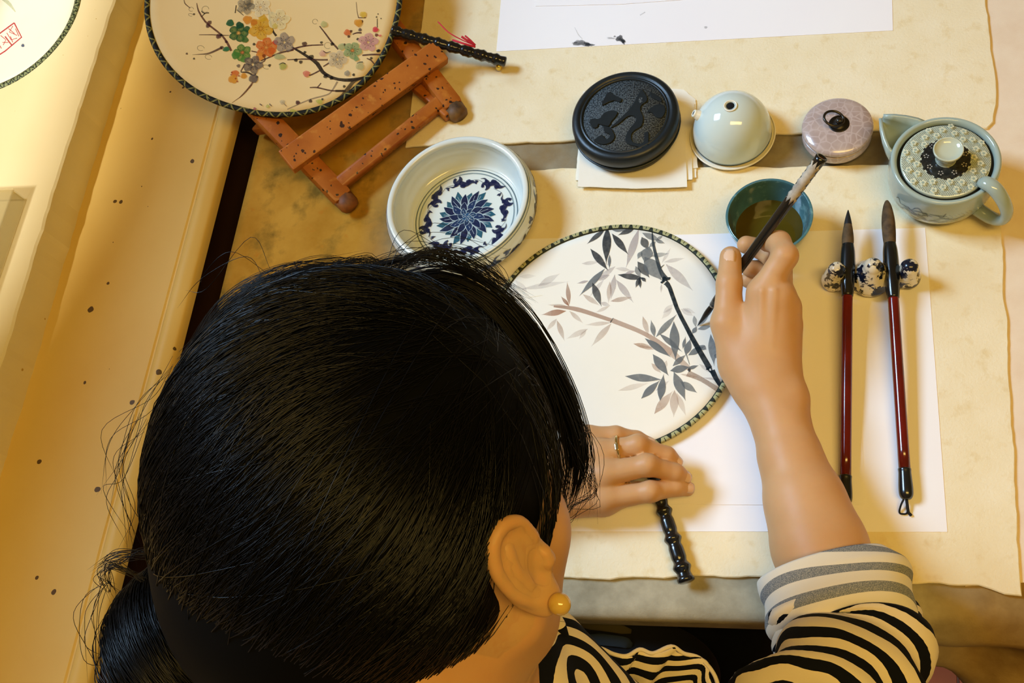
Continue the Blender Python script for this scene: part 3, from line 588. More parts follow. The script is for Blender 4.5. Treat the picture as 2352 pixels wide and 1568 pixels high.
flower(B_, (1290, 120), 22, '948c7a', '8a826e', .55, None, '4a463a'); bl(B_, (1350, 90), 9, '5e594c', .5, .3, 17, -.3)
bl(B_, (1900, 1030), 15, 'b6bd86', .8, .6, 8, .2); bl(B_, (1960, 1200), 10, 'b4b85a', .85, .6); rb(B_, [(1890, 1170), (1960, 1140), (2010, 1160)], [2, 3, 3], BK, .8)
bl(C_, (490, 330), 9, 'c2c080', .9, .7); bl(C_, (720, 630), 9, 'b2b880', .85, .7, 10); bl(C_, (1010, 200), 9, 'e0bc44', .9, .8); bl(C_, (945, 310), 11, 'dd9c30', .95, .8); bl(C_, (800, 440), 9, 'd8743c', .95, .8); bl(C_, (1175, 400), 8, 'd83a4a', .95, .8); bl(C_, (1235, 480), 5, 'd85a58', .85, .6, 3, .4)
flower(C_, (1080, 570), 25, 'd6a4a0', 'd39a9a', .7, None, '3a2226', rot=.5); flower(C_, (870, 680), 23, '9db07c', '8fa86c', .75, 'dd8a44', '3a3a20', rot=1.4); bl(C_, (920, 790), 7, '86a870', .85, .7); bl(C_, (970, 890), 11, 'c0bc84', .8, .6); rb(C_, [(930, 850), (970, 835), (1010, 835)], [2, 3, 3], BK, .8)
flower(C_, (670, 800), 24, 'cfc4a8', 'c8bca0', .5, None, '1a1614', rot=.2); bl(C_, (470, 720), 9, 'dba898', .7, .5); rb(C_, [(480, 685), (520, 710), (580, 695)], [2, 3, 2], BR, .8); bl(C_, (255, 990), 9, 'dc7f66', .95, .8); bl(C_, (800, 985), 8, '98917f', .8, .6)
bl(C_, (430, 1360), 9, 'c0be58', .9, .6, 7); bl(C_, (80, 1490), 9, 'c0be58', .9, .6, 6); bl(C_, (470, 1330), 3, BK, .8); bl(A_, (710, 670), 4, 'a8485a', .8, .6); bl(A_, (790, 655), 5, 'b8bc60', .8, .5); rb(A_, [(740, 640), (755, 650)], [3, 3], BR, .8); rb(A_, [(800, 640), (815, 655)], [3, 2], BR, .8); rb(A_, [(890, 640), (905, 655)], [2, 2], BR, .6); bl(A_, (880, 630), 7, 'a8a290', .6, .3)
P2.build('plum_blossom_painting', fan2, paint_mat('ink'))
# small gold bell and red tassel cord at the end of the handle
M_gold = mat('gold_metal', 'd8b850', .25, metal=1.0)
hend = sp2(.1238-.003+hl2, 0, 0); bell = hend+hy2*-.004-hx2*.006-N2*.006
tb = obj('bell', *merge([lathe(smooth_prof([(0, .004), (.0018, .0036), (.003, .001), (.0034, -.002), (.0030, -.0028)], 16), bell, 16, (0.2, -.3, 1)), tube([bell+[0, 0, .003], bell+[.003, .002, .004], bell+[.006, -.001, .003], hend-hx2*.004], .0006, 6)]), M_gold, h2); tb['label'] = 'small gold bell on the fan handle'
M_red = mat('red_cord', 'c8283c', .8)
rp = [sp2(.1245-.012+hl2*.36, .006, .004), sp2(.1245-.012+hl2*.42, .020, .010), sp2(.1245-.012+hl2*.33, .045, .012)]
fr = [at(1040, 92, .05), at(1062, 105, .05), at(1090, 108, .045)]
o = obj('tassel_cord', *merge([tube(spline([at(1006, 50, .06), at(1030, 74, .06), at(1062, 92, .055), at(1090, 104, .05)], 16), .0006, 6), tube(spline([at(1040, 92, .055), at(1065, 100, .056), at(1092, 108, .05)], 12), .0011, 6), tube(spline([at(1060, 84, .058), at(1072, 92, .055), at(1090, 102, .05)], 12), .0012, 6), tube(spline([at(1068, 82, .058), at(1080, 92, .055), at(1092, 104, .05)], 12), .0009, 6)]), M_red, h2); o['label'] = 'red tassel cord on the fan handle'

# third fan on the sill, only its edge in view -------------------------------
F3 = np.array([-.868, .692, .0655])
fan3, sp3, _ = make_fan('round white silk fan with red seal stamp, lying on the window sill', F3, nrm([.03, -.02, 1]), (-.6, .8, 0), .1045, M_silk, rim_mat('green_brocade', '7f8a66', '1f2a20', 80, 2), .0046, 2.0, bam_handle(.1))
d3 = lambda px, py: atp(px, py, F3, nrm([.03, -.02, 1]))
P3 = Paint(lambda x, y, z: d3(x, y)+np.array([0, 0, z+.0003]))
for q in [[(33, 53), (50, 86), (12, 118), (-10, 132)], [(33, 53), (-20, 92)], [(12, 84), (28, 105)]]:
    P3.ribbon(q, 3.0, 'b83040', .85, sm=False)
for q in [[(20, 66), (34, 78)], [(30, 60), (22, 74), (40, 82)], [(16, 76), (26, 92), (40, 88)], [(2, 82), (14, 92), (8, 104)], [(-8, 92), (4, 112)], [(36, 66), (44, 84)], [(6, 98), (20, 98)], [(24, 84), (30, 98)]]:
    P3.ribbon(q, 1.8, 'c04050', .8, sm=False)
P3.blob((53, 105), 4, 4, '2a4a78', .9, .6); P3.ribbon([(0, -10), (22, 10), (36, 28)], [10, 8, 2], 'a9c2a0', .45)
P3.build('seal_stamp', fan3, paint_mat('ink'))
# ------------------------------------------------------------------ wooden stand with the fan on it
M_wood = mat('orange_wood', 'b06620', .5, .4, coat=.08, c2='985010', nscale=30, namt=1.5, bump=.15, bscale=120, spots=(190, .26, '2e180c'), c3='c07a2c')
M_wood2 = mat('worn_wood', 'ba7026', .5, .4, c2='a45a18', nscale=26, namt=1.5, bump=.2, bscale=140, spots=(190, .28, '3a1c0c'), c3='cc8e3c')
pl = lambda px, py, d: atp(px, py, F2, N2)-N2*d          # just beneath the plane of the fan
def bar(p, q, w, h_, up, bev=.003, ext0=0, ext1=0):
    p, q = np.array(p, float), np.array(q, float); d = nrm(q-p); p, q = p-d*ext0, q+d*ext1
    s = nrm(np.cross(d, up)); u = np.cross(s, d); return box((p+q)/2, (np.linalg.norm(q-p), w, h_), np.stack([d, s, u]), bev)
def rail(p, q, w, h_, up, r=.004):
    """rail with a rounded foot at q"""
    V, Fc = bar(p, q, w, h_, up, r, 0, 0); d = nrm(np.array(q)-np.array(p)); L_ = np.linalg.norm(np.array(q)-np.array(p)); t = (V-np.array(p))@d
    return V, Fc
st = thing('wooden_stand', 'small paint-flecked orange wooden easel stand beside the blue and white bowl', 'stand', at(800, 380, 0))
fa, fb = at(806, 474, .0095), at(1056, 266, .0095)                       # feet
ra = pl(690, 345, .016); rbp = pl(955, 120, .016)
ta, tb_ = fa+(ra-fa)*2.05, fb+(rbp-fb)*2.05
upA = nrm(np.cross(nrm(tb_-ta), nrm(fa-ta))); upA = upA if upA[2] > 0 else -upA
for f_, t_, mc in ((fa, ta, mat('dark_worn_wood', '93561e', .6, c2='4a2c14', nscale=110)), (fb, tb_, mat('dark_worn_wood2', '3a2818', .6, c2='86602e', nscale=90))):
    d_ = nrm(t_-f_); rl_ = obj('rail', *bar(f_+d_*.010, t_, .021, .0165, upA, .0042), M_wood, st); sharp(rl_, 50)
    obj('foot', *tube([f_-d_*.0035, f_-d_*.002, f_+d_*.002, f_+d_*.012], [.0050, .0082, .0102, .0106], 24, True, .80, upA), mc, rl_)
dr = nrm(tb_-ta)
ca, cb = fa+(ta-fa)*.17, fb+(tb_-fb)*.15
obj('lower_crossbar', *bar(ca, cb, .014, .014, upA, .003), M_wood, st)
ua, ub = pl(668, 362, .004), pl(1002, 122, .004)
sharp(obj('upper_crossbar', *bar(ua, ub, .024, .014, upA, .0015, .006, .006), M_wood2, st, smooth=False))
# hinged back legs that hold the frame up
for f_, t_ in ((fa, ta), (fb, tb_)):
    p = f_+(t_-f_)*.82; g = p+np.array([-.045, .03, 0]); g[2] = .030 if g[0] < -.55 else .009
    obj('back_leg', *bar(p-upA*.008, g, .014, .010, (0, 0, 1), .002), M_wood, st)
obj('hinge_leg', *bar(pl(948, 172, .022), at(1032, 268, .012), .010, .010, upA, .002), M_wood, st)
obj('top_crossbar', *bar(ta-upA*.004, tb_-upA*.004, .016, .012, upA, .002), M_wood, st)

# ------------------------------------------------------------------ blue and white bowl
M_porc = mat('white_porcelain', 'dfe6df', .12, .5, coat=.5, c2='d6e0dc', nscale=8)
BC = np.array([-.287, .4475, .0])
pb = smooth_prof([(.0, .0065), (.040, .0065), (.050, .0065), (.0525, .005), (.054, .006), (.063, .013), (.0712, .024), (.0722, .031), (.0700, .038), (.0682, .0415), (.0670, .0432), (.0645, .0436), (.0625, .0425), (.0618, .040), (.0630, .036), (.0632, .030), (.0610, .022), (.0570, .0145), (.0530, .0118), (.0470, .0110), (0, .0108)], 110)
bo = thing('ceramic_bowl', 'blue and white porcelain bowl with lotus painted inside', 'bowl', BC)
bw = obj('bowl_body', *lathe(pb, BC, 96), M_porc, bo)
M_cob = paint_mat('cobalt', .15, .5, .5)
_pb = np.array(pb); _fl = _pb[np.argmax(_pb[:, 1]):][::-1]
BP = Paint(lambda x, y, z: BC+np.array([x, y, np.interp(math.hypot(x, y), _fl[:, 0], _fl[:, 1])+z+.0002]))
NAVY, TEAL, PALEB = '101e46', '1f5a70', 'd8e2de'
for r, w, c_, a in ((.0500, .0011, '2a5568', .75), (.0468, .0012, '4a7080', .6)):
    th = np.linspace(0, 2*np.pi, 73); BP.ribbon([(r*math.cos(x), r*math.sin(x)) for x in th], w, c_, a, sm=False)
bc0 = np.array([.0005, -.001])
def petal_ring(n, r0, r1, w, cols, rot, outline=True):
    for i in range(n):
        t = rot+i*2*math.pi/n; d = np.array([math.cos(t), math.sin(t)]); s = np.array([-d[1], d[0]]); k = 1+.08*math.sin(i*3.7)
        pts = [bc0+d*r0, bc0+d*(r0+(r1*k-r0)*.5)+s*.0006, bc0+d*r1*k-s*.0012]
        if outline: BP.ribbon(pts, [w*.5, w*1.35, w*1.2, w*.15], 'b8ccd0', .9, n=8)
        BP.ribbon(pts, [w*.35, w*1.08, w*.95, w*.05], cols[i % len(cols)], .96, n=8)
        if i % 2 == 0: BP.ribbon([pts[0]*.7+pts[1]*.3, pts[1]*.6+pts[2]*.4+s*.0008], .0004, 'c8d6d8', .8, sm=False)
petal_ring(13, .012, .0285, .0072, [TEAL, TEAL], .1, False); petal_ring(13, .010, .0272, .0062, [NAVY, '16284e', NAVY], .34); petal_ring(10, .005, .0180, .0058, ['1b3560', '12244c'], 0); petal_ring(7, .002, .0100, .0044, ['1d3f66', '183458'], .3); petal_ring(5, 0, .0050, .0028, ['24507a'], 0)
def scroll(P, o, ang, s, flip=1, col=NAVY, k=1.0):
    """one curled leaf scroll; o origin, ang heading"""
    c_, n_ = math.cos(ang), math.sin(ang); R = lambda x, y: (o[0]+s*(x*c_-y*flip*n_), o[1]+s*k*(x*n_+y*flip*c_))
    th = np.linspace(0, 4.6, 12); sp_ = [(.36+.30*math.cos(2.2+t)*(1-t/6.5), .22+.30*math.sin(2.2+t)*(1-t/6.5)) for t in th]
    P.ribbon([R(*q) for q in sp_], [s*.08, s*.27, s*.29, s*.22, s*.16, s*.13], col, .96, n=22)
    P.blob(R(sp_[-1][0], sp_[-1][1]), s*.10, s*.10, col, .96)
    P.ribbon([R(.15, .05), R(-.25, -.12), R(-.62, .04), R(-.95, -.10)], [s*.30, s*.33, s*.24, s*.03], col, .96, n=12)
    P.blob(R(-.10, -.22), s*.18, s*.13, col, .96, rot=ang); P.blob(R(.32, -.12), s*.15, s*.11, col, .96, rot=ang); P.blob(R(-.42, .10), s*.16, s*.12, col, .96, rot=ang)
    P.ribbon([R(.28, -.1), R(.52, -.26), R(.78, -.20)], [s*.14, s*.10, s*.02], col, .96, n=8)
for i in range(8):
    t = .25+i*2*math.pi/8; r = .0385+.0012*math.sin(i*2.1)
    scroll(BP, (r*math.cos(t), r*math.sin(t)), t+math.pi/2+(.25 if i % 2 else -.2), .0160, 1 if i % 2 else -1)
    t2 = t+.39; BP.ribbon([(.0375*math.cos(t+.15), .0375*math.sin(t+.15)), (.0400*math.cos(t2), .0400*math.sin(t2)), (.0375*math.cos(t2+.25), .0375*math.sin(t2+.25))], .0004, NAVY, .85)
    P_ = (.0375*math.cos(t2), .0375*math.sin(t2)); BP.blob(P_, .0022, .0014, NAVY, .95, rot=t2, wob=.3)
BP.build('lotus_painting', bw, M_cob)
pin = np.array(pb); wall = pin[(pin[:, 1] > .008)]; iw = np.argmax(wall[:, 1]); wall = wall[:iw]
def bowl_out(u, v, z):        # u angle*radius, v height
    r = np.interp(v, wall[:, 1], wall[:, 0])+z+.00015; a = u/.07; return BC+np.array([r*math.cos(a), r*math.sin(a), v])
BO = Paint(bowl_out)
for v, w, c_ in ((.0424, .0012, '3f6a88'), (.0400, .0008, '5a8098'), (.011, .001, '2a4a70')):
    BO.ribbon([(x, v) for x in np.linspace(0, 2*np.pi*.07, 97)], w, c_, .7, sm=False)
for i in range(12):
    u = i*2*math.pi*.07/12; scroll(BO, (u, .0265+.002*(-1)**i), .35*(-1)**i, .0185, 1 if i % 2 else -1, k=.8)
    BO.blob((u+.017, .0225), .0042, .003, NAVY, .96, wob=.3, rot=.5); BO.blob((u+.019, .0325), .0034, .0024, NAVY, .96, wob=.3); BO.ribbon([(u+.011, .031), (u+.019, .0272), (u+.026, .031)], [.0008, .0014, .0006], NAVY, .9)
BO.build('outer_scroll_painting', bw, M_cob)

# ------------------------------------------------------------------ napkins and ink stone
M_nap = mat('napkin_paper', 'f5f0e2', .85, .1, c2='efe8d4', nscale=20, bump=.2, bscale=300)
G_ = 'paper napkins under the ink stone'
naps = [([(1322, 414), (1600, 408), (1598, 228), (1570, 205), (1470, 200), (1340, 210)], .0058), ([(1328, 424), (1602, 384), (1594, 238), (1480, 215), (1338, 222)], .0068), ([(1330, 420), (1590, 412), (1586, 260), (1340, 250)], .0082), ([(1327, 428), (1460, 433), (1578, 429), (1574, 300), (1334, 300)], .0098)]
for i, (pts, h) in enumerate(naps):
    o = obj('paper_napkin', *prism(densify(pxpoly(pts, h), .004, .0004 if i < 2 else .00015, seed=i), h-.0009, h), M_nap, smooth=False)
    tag(o, ('bottom white napkin of the pile under the ink stone, with a torn corner', 'white napkin lying on the bottom one of the pile under the ink stone', 'white napkin just beneath the topmost one under the ink stone', 'topmost white napkin, on which the ink stone stands')[i], 'napkin', G_)
M_ink = mat('ink_stone', '10171a', .38, .5, c2='182226', nscale=30, bump=.15, bscale=260)
M_inkg = mat('ink_stone_ground', '11171a', .6, .4, c2='5a6264', nscale=750, namt=2.5, ndet=2, bump=1.0, bscale=750, bdist=.0008)
IC = np.array([-.139, .5345, .0098])
it = thing('ink_stone', 'round black ink stone with carved lid on white napkins', 'ink stone', IC)
obj('base', *lathe(smooth_prof([(0, 0), (.040, 0), (.0445, .001), (.0468, .005), (.0472, .010), (.0462, .0128), (0, .0128)], 44), IC, 72), M_ink, it)
lidp = [(0, .0128), (.0455, .0128), (.0482, .0138), (.0495, .0165), (.0496, .022), (.0488, .0262), (.0468, .0282), (.0440, .0288), (.0422, .0286), (.0415, .0276), (.0408, .0276), (.0400, .0284), (.0394, .0284), (.0386, .0272), (.0384, .0266)]
lid = obj('lid', *lathe(lidp, IC, 96), M_ink, it)
obj('carved_ground', *lathe([(0, .0262), (.0386, .0262), (.0386, .0267), (0, .0267)], IC, 72), M_inkg, lid)
def Zk(x, y): return at(1290+x/4.612, 150+y/4.612, IC[2]+.028)
def carve(pts, hole=None):
    P = np.array([Zk(*p)[:2] for p in pts]); P = spline(np.vstack([P, P[:1]]), len(pts)*4)[:-1]
    obj('carved_stroke', *prism(P, IC[2]+.0264, IC[2]+.0281, .0004), M_ink, lid, smooth=False)
carve([(515, 275), (560, 312), (635, 350), (620, 385), (560, 370), (500, 388), (430, 420), (432, 385), (458, 335), (478, 295)])
carve([(850, 245), (905, 330), (900, 380), (852, 415), (835, 470), (865, 550), (845, 640), (770, 690), (738, 740), (750, 800), (800, 826), (855, 818), (876, 780), (880, 712), (922, 712), (915, 845), (880, 872), (780, 855), (705, 832), (676, 790), (690, 720), (735, 650), (782, 590), (786, 548), (745, 532), (690, 545), (600, 620), (520, 655), (620, 558), (700, 480), (762, 400), (805, 315)])
carve([(292, 600), (322, 562), (400, 560), (450, 500), (530, 475), (592, 492), (570, 545), (528, 592), (500, 640), (440, 632), (392, 622), (378, 652), (330, 660)])
carve([(440, 640), (512, 655), (548, 705), (562, 762), (515, 818), (430, 836), (342, 796), (385, 756), (430, 735), (470, 778), (510, 750), (505, 725), (455, 705)])
carve([(952, 440), (1010, 410), (1082, 420), (1100, 482), (1062, 552), (1005, 545), (962, 500), (908, 488)])
carve([(930, 275), (985, 300), (1050, 345), (1060, 385), (1005, 360), (950, 330)])
obj('carved_eye', *prism([Zk(*p)[:2] for p in [(812, 372), (830, 340), (856, 345), (855, 385), (825, 402)]], IC[2]+.0280, IC[2]+.02825), M_inkg, lid, smooth=False)

# ------------------------------------------------------------------ domed water dropper
M_cel = mat('pale_celadon', 'd3dfd6', .10, .5, coat=.6, c2='cbd9d2', nscale=6)
M_bis = mat('pale_glaze_rim', 'efe9d4', .3)
DC = np.array([-.0435, .5275, FH])
dt = thing('water_dropper', 'pale celadon domed water dropper with a hole on top', 'water dropper', DC)
obj('saucer', *lathe(smooth_prof([(0, .001), (.030, .0), (.0345, .0012), (.0378, .0040), (.0384, .0056), (.0372, .0061), (.034, .0045), (0, .004)], 40), DC, 72), M_bis, dt)
th = np.linspace(.10, 1.62, 26)
dome = [(0, .006), (.0325, .006), (.0335, .007)]+[(.0350*math.sin(t)*1.0, .0095+.0385*math.cos(t)) for t in th[::-1]]+[(.0052, .0478), (.0046, .0474), (.0043, .045), (.0043, .036), (0, .035)]
db = obj('dome', *lathe(dome, DC, 72), M_cel, dt)
obj('glaze_line', *lathe([(.0325, .0058), (.0345, .0062), (.0351, .0074), (.0325, .0074)], DC, 72, loop=True), mat('dark_green_glaze', '1c3a38', .2), dt)
obj('hole_rim', *lathe([(.0052, .0472), (.0062, .0477), (.0058, .0484), (.0052, .0486), (.0047, .0480), (.0046, .046)], DC, 40, loop=True), M_bis, db)
obj('hole', *lathe([(0, .0470), (.0047, .0470), (.0047, .0478), (0, .0478)], DC, 24), mat('hole_black', '020202', .9), db)
sd_ = nrm([-.80, .10, .60]); sb = DC+np.array([-.0290, .0035, .0315])
obj('spout', *lathe(smooth_prof([(.0052, -.003), (.0045, .0005), (.0036, .003), (.0035, .0045), (.0026, .0052), (.0017, .0048), (.0015, .003), (0, .003)], 22), sb, 24, sd_), M_bis, dt)
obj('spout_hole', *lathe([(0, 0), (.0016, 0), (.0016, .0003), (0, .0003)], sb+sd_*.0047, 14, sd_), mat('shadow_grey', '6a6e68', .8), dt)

# ------------------------------------------------------------------ mauve stone jar
M = bpy.data.materials.new('mauve_crackle_stone'); M.use_nodes = True; nt = M.node_tree; b = nt.nodes['Principled BSDF']; L = nt.links.new
tc = nt.nodes.new('ShaderNodeTexCoord'); v = nt.nodes.new('ShaderNodeTexVoronoi'); v.feature = 'DISTANCE_TO_EDGE'; v.inputs['Scale'].default_value = 150; L(tc.outputs['Object'], v.inputs['Vector'])
n_ = nt.nodes.new('ShaderNodeTexNoise'); n_.inputs['Scale'].default_value = 60; n_.inputs['Detail'].default_value = 6; L(tc.outputs['Object'], n_.inputs['Vector'])
r1 = nt.nodes.new('ShaderNodeMapRange'); r1.inputs[1].default_value = 0; r1.inputs[2].default_value = .12; L(v.outputs['Distance'], r1.inputs[0])
x1 = nt.nodes.new('ShaderNodeMix'); x1.data_type = 'RGBA'; L(n_.outputs['Fac'], x1.inputs[0]); x1.inputs[6].default_value = (*lin('8c746e'), 1); x1.inputs[7].default_value = (*lin('cfbdb2'), 1)
x2 = nt.nodes.new('ShaderNodeMix'); x2.data_type = 'RGBA'; L(r1.outputs[0], x2.inputs[0]); x2.inputs[6].default_value = (*lin('c2b0aa'), 1); L(x1.outputs[2], x2.inputs[7])
L(x2.outputs[2], b.inputs['Base Color']); b.inputs['Roughness'].default_value = .22; b.inputs['Coat Weight'].default_value = .4
JC = np.array([.0467, .5195, FH]); M_bronze = mat('dark_bronze', '4a4640', .3, metal=.9)
jt = thing('stone_jar', 'small mauve crackled stone jar with bronze ring on lid', 'jar', JC)
obj('body', *lathe(smooth_prof([(0, 0), (.020, 0), (.0255, .002), (.0292, .0085), (.0288, .0135), (.0268, .0165), (0, .0165)], 40), JC, 72), M, jt)
jl = obj('lid', *lathe(smooth_prof([(.025, .0165), (.0285, .0172), (.0298, .0195), (.0285, .0222), (.022, .0248), (.012, .0262), (0, .0266)], 40), JC, 72), M, jt)
ks = JC+np.array([.001, -.001, .0262])
obj('collar', *lathe(smooth_prof([(.0085, -.001), (.0086, .0004), (.006, .0010), (.004, .0022), (.0026, .0034), (0, .0038)], 22), ks, 32), mat('dark_iron', '2a2724', .35, metal=.6), jl)
obj('knob_loop', *lathe(smooth_prof([(.0028, .0), (.0030, .0028), (.0022, .0048), (0, .0054)], 16), ks+[0, 0, .002], 20), M_bronze, jl)
rc = ks+np.array([-.0045, .0015, .0062]); tt = np.linspace(0, 2*np.pi, 40, endpoint=False)
obj('ring', *tube([rc+np.array([.0082*math.cos(a), .0076*math.sin(a), .0030*math.cos(a)*-.9]) for a in tt], .0011, 10, closed=True), M_bronze, jl)

# ------------------------------------------------------------------ teapot
M_tea = mat('teapot_glaze', 'abbaae', .14, .5, coat=.5, c2='9aada6', nscale=14)
PC = np.array([.127, .464, FH])
tp = thing('teapot', 'pale celadon side-handle teapot with dotted lid', 'teapot', PC)
body = smooth_prof([(0, .001), (.028, .001), (.0295, 0), (.031, .001), (.0350, .006), (.0395, .016), (.0418, .028), (.0420, .040), (.0415, .0465), (.0410, .0485), (.0395, .0495), (.0375, .0488), (.0362, .0462), (.0360, .0435), (.0345, .0425), (.0340, .040), (.036, .030), (.034, .016), (.028, .008), (0, .006)], 90)
tbody = obj('body', *lathe(body, PC, 96), M_tea, tp)
def lid_h(r): return .0475+.0080*math.sqrt(max(0, 1-(r/.046)**2))-.0080*math.sqrt(max(0, 1-(.0338/.046)**2))
lp = [(0, .042), (.0325, .042), (.0338, .0440), (.0338, .0472)]+[(r, lid_h(r)) for r in np.linspace(.0335, .001, 18)]
tl = obj('lid', *lathe(lp, PC, 96), mat('lid_glaze', 'c3cbb6', .14, .5, coat=.5), tp)
obj('knob', *lathe(smooth_prof([(.0075, .050), (.0075, .0535), (.0082, .0565), (.0105, .0605), (.0113, .0630), (.0112, .0642), (.0104, .0644), (.0092, .0634), (.006, .0618), (0, .0612)], 40), PC, 56), mat('lid_glaze', 'c3cbb6', .14), tl)
LP = Paint(lambda x, y, z: PC+np.array([x, y, lid_h(math.hypot(x, y))+z+.00012]))
pts_ = np.array([(r*math.cos(a), r*math.sin(a)) for r in np.linspace(.0085, .0185, 4) for a in np.linspace(0, 2*np.pi, 49)])
for i in range(48):
    a0, a1 = i*2*math.pi/48, (i+1)*2*math.pi/48; w = .0186+.0007*math.sin(i*2.4)
    LP.poly([(.008*math.cos(a0), .008*math.sin(a0)), (w*math.cos(a0), w*math.sin(a0)), (w*math.cos(a1), w*math.sin(a1)), (.008*math.cos(a1), .008*math.sin(a1))], '17191c', .97)
rr_ = np.random.default_rng(4)
fl_ = []
for i in range(34):
    a = i*2.39996; r = math.sqrt(.0205**2+(.0320**2-.0205**2)*(i+.5)/34); fl_.append((r*math.cos(a), r*math.sin(a)))
s_ = .00135
for i in range(-30, 31):
    for j in range(-30, 31):
        x, y = (i+.5*(j % 2))*s_, j*s_*.866; r = math.hypot(x, y)
        if .0190 < r < .0330 and all(math.hypot(x-f[0], y-f[1]) > .0027 for f in fl_): LP.blob((x, y), .00036, .00036, '16302f', .95, n=6, wob=0)
for f in fl_:
    for k in range(5): t = k*2*math.pi/5+f[0]*900; LP.blob((f[0]+.00165*math.cos(t), f[1]+.00165*math.sin(t)), .00095, .00095, 'dfe0c0', .9, n=10, wob=0)
    LP.blob(f, .0011, .0011, '9fb0a0', .9, n=10, wob=0)
for i in range(9):
    a = i*2*math.pi/9+.2; c_ = (.0148*math.cos(a), .0148*math.sin(a))
    for k in range(5): t = k*2*math.pi/5+i; LP.blob((c_[0]+.0016*math.cos(t), c_[1]+.0016*math.sin(t)), .0006, .0006, 'b9b4a6', .85, n=8, wob=0)
LP.build('dot_pattern', tl, M_cob)
obj('lid_gap', *lathe([(.0338, .0440), (.0362, .0440), (.0362, .0446), (.0338, .0446)], PC, 72, loop=True), mat('shadow_gap', '0c100e', .6), tp)
# open channel spout towards the far left
sdir = nrm(np.array([*(at(2016, 272, .05)-PC)[:2], 0])); sn = np.array([-sdir[1], sdir[0], 0])
def sp_sec(d, w, zb, zt):
    k = 11; a = np.linspace(0, math.pi, k); return [PC+sdir*d+sn*(w*math.cos(t))+np.array([0, 0, zt-(zt-zb)*math.sin(t)**.9]) for t in a]
secs = [sp_sec(.034, .021, .014, .0470), sp_sec(.042, .019, .017, .0478), sp_sec(.050, .0145, .024, .0492), sp_sec(.058, .0085, .034, .0506), sp_sec(.0640, .0028, .044, .0515)]
V = np.array([p for s in secs for p in s]); k = 11
Fc = [(i*k+j, i*k+j+1, (i+1)*k+j+1, (i+1)*k+j) for i in range(len(secs)-1) for j in range(k-1)]
o = obj('spout', V, Fc, M_tea, tp); s2 = o.modifiers.new('thick', 'SOLIDIFY'); s2.thickness = .0028; s2.offset = 1
hdir_ = nrm(np.array([*(at(2308, 500, .03)-PC)[:2], 0]))
hp_ = spline([PC+hdir_*.033+[0, 0, .0500], PC+hdir_*.0385+[0, 0, .0535], PC+hdir_*.046+[0, 0, .0525], PC+hdir_*.055+[0, 0, .045], PC+hdir_*.061+[0, 0, .034], PC+hdir_*.060+[0, 0, .022], PC+hdir_*.051+[0, 0, .0145], PC+hdir_*.037+[0, 0, .0135]], 40)
obj('handle', *tube(hp_, np.interp(np.linspace(0, 1, len(hp_)), [0, .08, .3, .6, 1], [.0042, .0058, .0060, .0052, .0060]), 18, True, .8), M_tea, tp)
wallt = np.array(body)[4:32]
def pot_out(u, v, z):
    b_ = np.array(body); i_ = np.argmax(b_[:, 1]); w_ = b_[3:i_]; r = np.interp(v, w_[:, 1], w_[:, 0])+z+.00012; a = u/.042; return PC+np.array([r*math.cos(a), r*math.sin(a), v])
PP = Paint(pot_out); ru = .042
for i in range(26):
    a = math.radians(-150+i*2.2+10*math.sin(i*1.7)); v0 = .018+.016*((i*.37) % 1); l = .010+.006*math.sin(i*2)
    PP.ribbon([(a*ru, v0), (a*ru+l*.5, v0+.003*math.sin(i)), (a*ru+l, v0+.004*math.cos(i*1.3))], [.0006, .0018, .0005], '34565e', .75)
for i in range(20):
    a = math.radians(-95+i*4.2); PP.ribbon([(a*ru, .010), (a*ru+.004, .016), (a*ru, .022), (a*ru+.004, .028), (a*ru, .034)], [.0003, .0005, .0005, .0005, .0003], '8fa09a', .5)
PP.build('landscape_painting', tbody, M_cob)

# ------------------------------------------------------------------ tea cup
M_cup = mat('blue_green_glaze', '4f7f86', .13, .5, coat=.5, c2='38606a', nscale=40, ndet=5, c3='7aa6a6')
UC = np.array([-.0095, .4205, FH])
ct = thing('tea_cup', 'blue-green glazed tea cup half full of tea', 'cup', UC)
obj('cup_body', *lathe(smooth_prof([(0, .001), (.016, .001), (.0175, 0), (.019, .0015), (.022, .006), (.029, .018), (.0332, .031), (.0350, .0415), (.0349, .0428), (.0338, .0430), (.0328, .042), (.0308, .031), (.0265, .018), (.018, .008), (0, .006)], 70), UC, 80), M_cup, ct)
obj('tea', *lathe([(0, .0195), (.0272, .0195), (.0280, .0200), (.0274, .0204), (0, .0203)], UC, 64), mat('green_tea', '5a4a10', .04, .6, c2='3f3a0c', nscale=30), ct)

# ------------------------------------------------------------------ brush rest and brushes
M = bpy.data.materials.new('splashed_porcelain'); M.use_nodes = True; nt = M.node_tree; b = nt.nodes['Principled BSDF']; L = nt.links.new
tc = nt.nodes.new('ShaderNodeTexCoord'); n_ = nt.nodes.new('ShaderNodeTexNoise'); n_.inputs['Scale'].default_value = 85; n_.inputs['Detail'].default_value = 5; n_.inputs['Roughness'].default_value = .65; L(tc.outputs['Object'], n_.inputs['Vector'])
r1 = nt.nodes.new('ShaderNodeMapRange'); r1.inputs[1].default_value = .50; r1.inputs[2].default_value = .53; L(n_.outputs['Fac'], r1.inputs[0])
x1 = nt.nodes.new('ShaderNodeMix'); x1.data_type = 'RGBA'; L(r1.outputs[0], x1.inputs[0]); x1.inputs[6].default_value = (*lin('e6dfc8'), 1); x1.inputs[7].default_value = (*lin('141c30'), 1)
L(x1.outputs[2], b.inputs['Base Color']); b.inputs['Roughness'].default_value = .2; b.inputs['Coat Weight'].default_value = .3
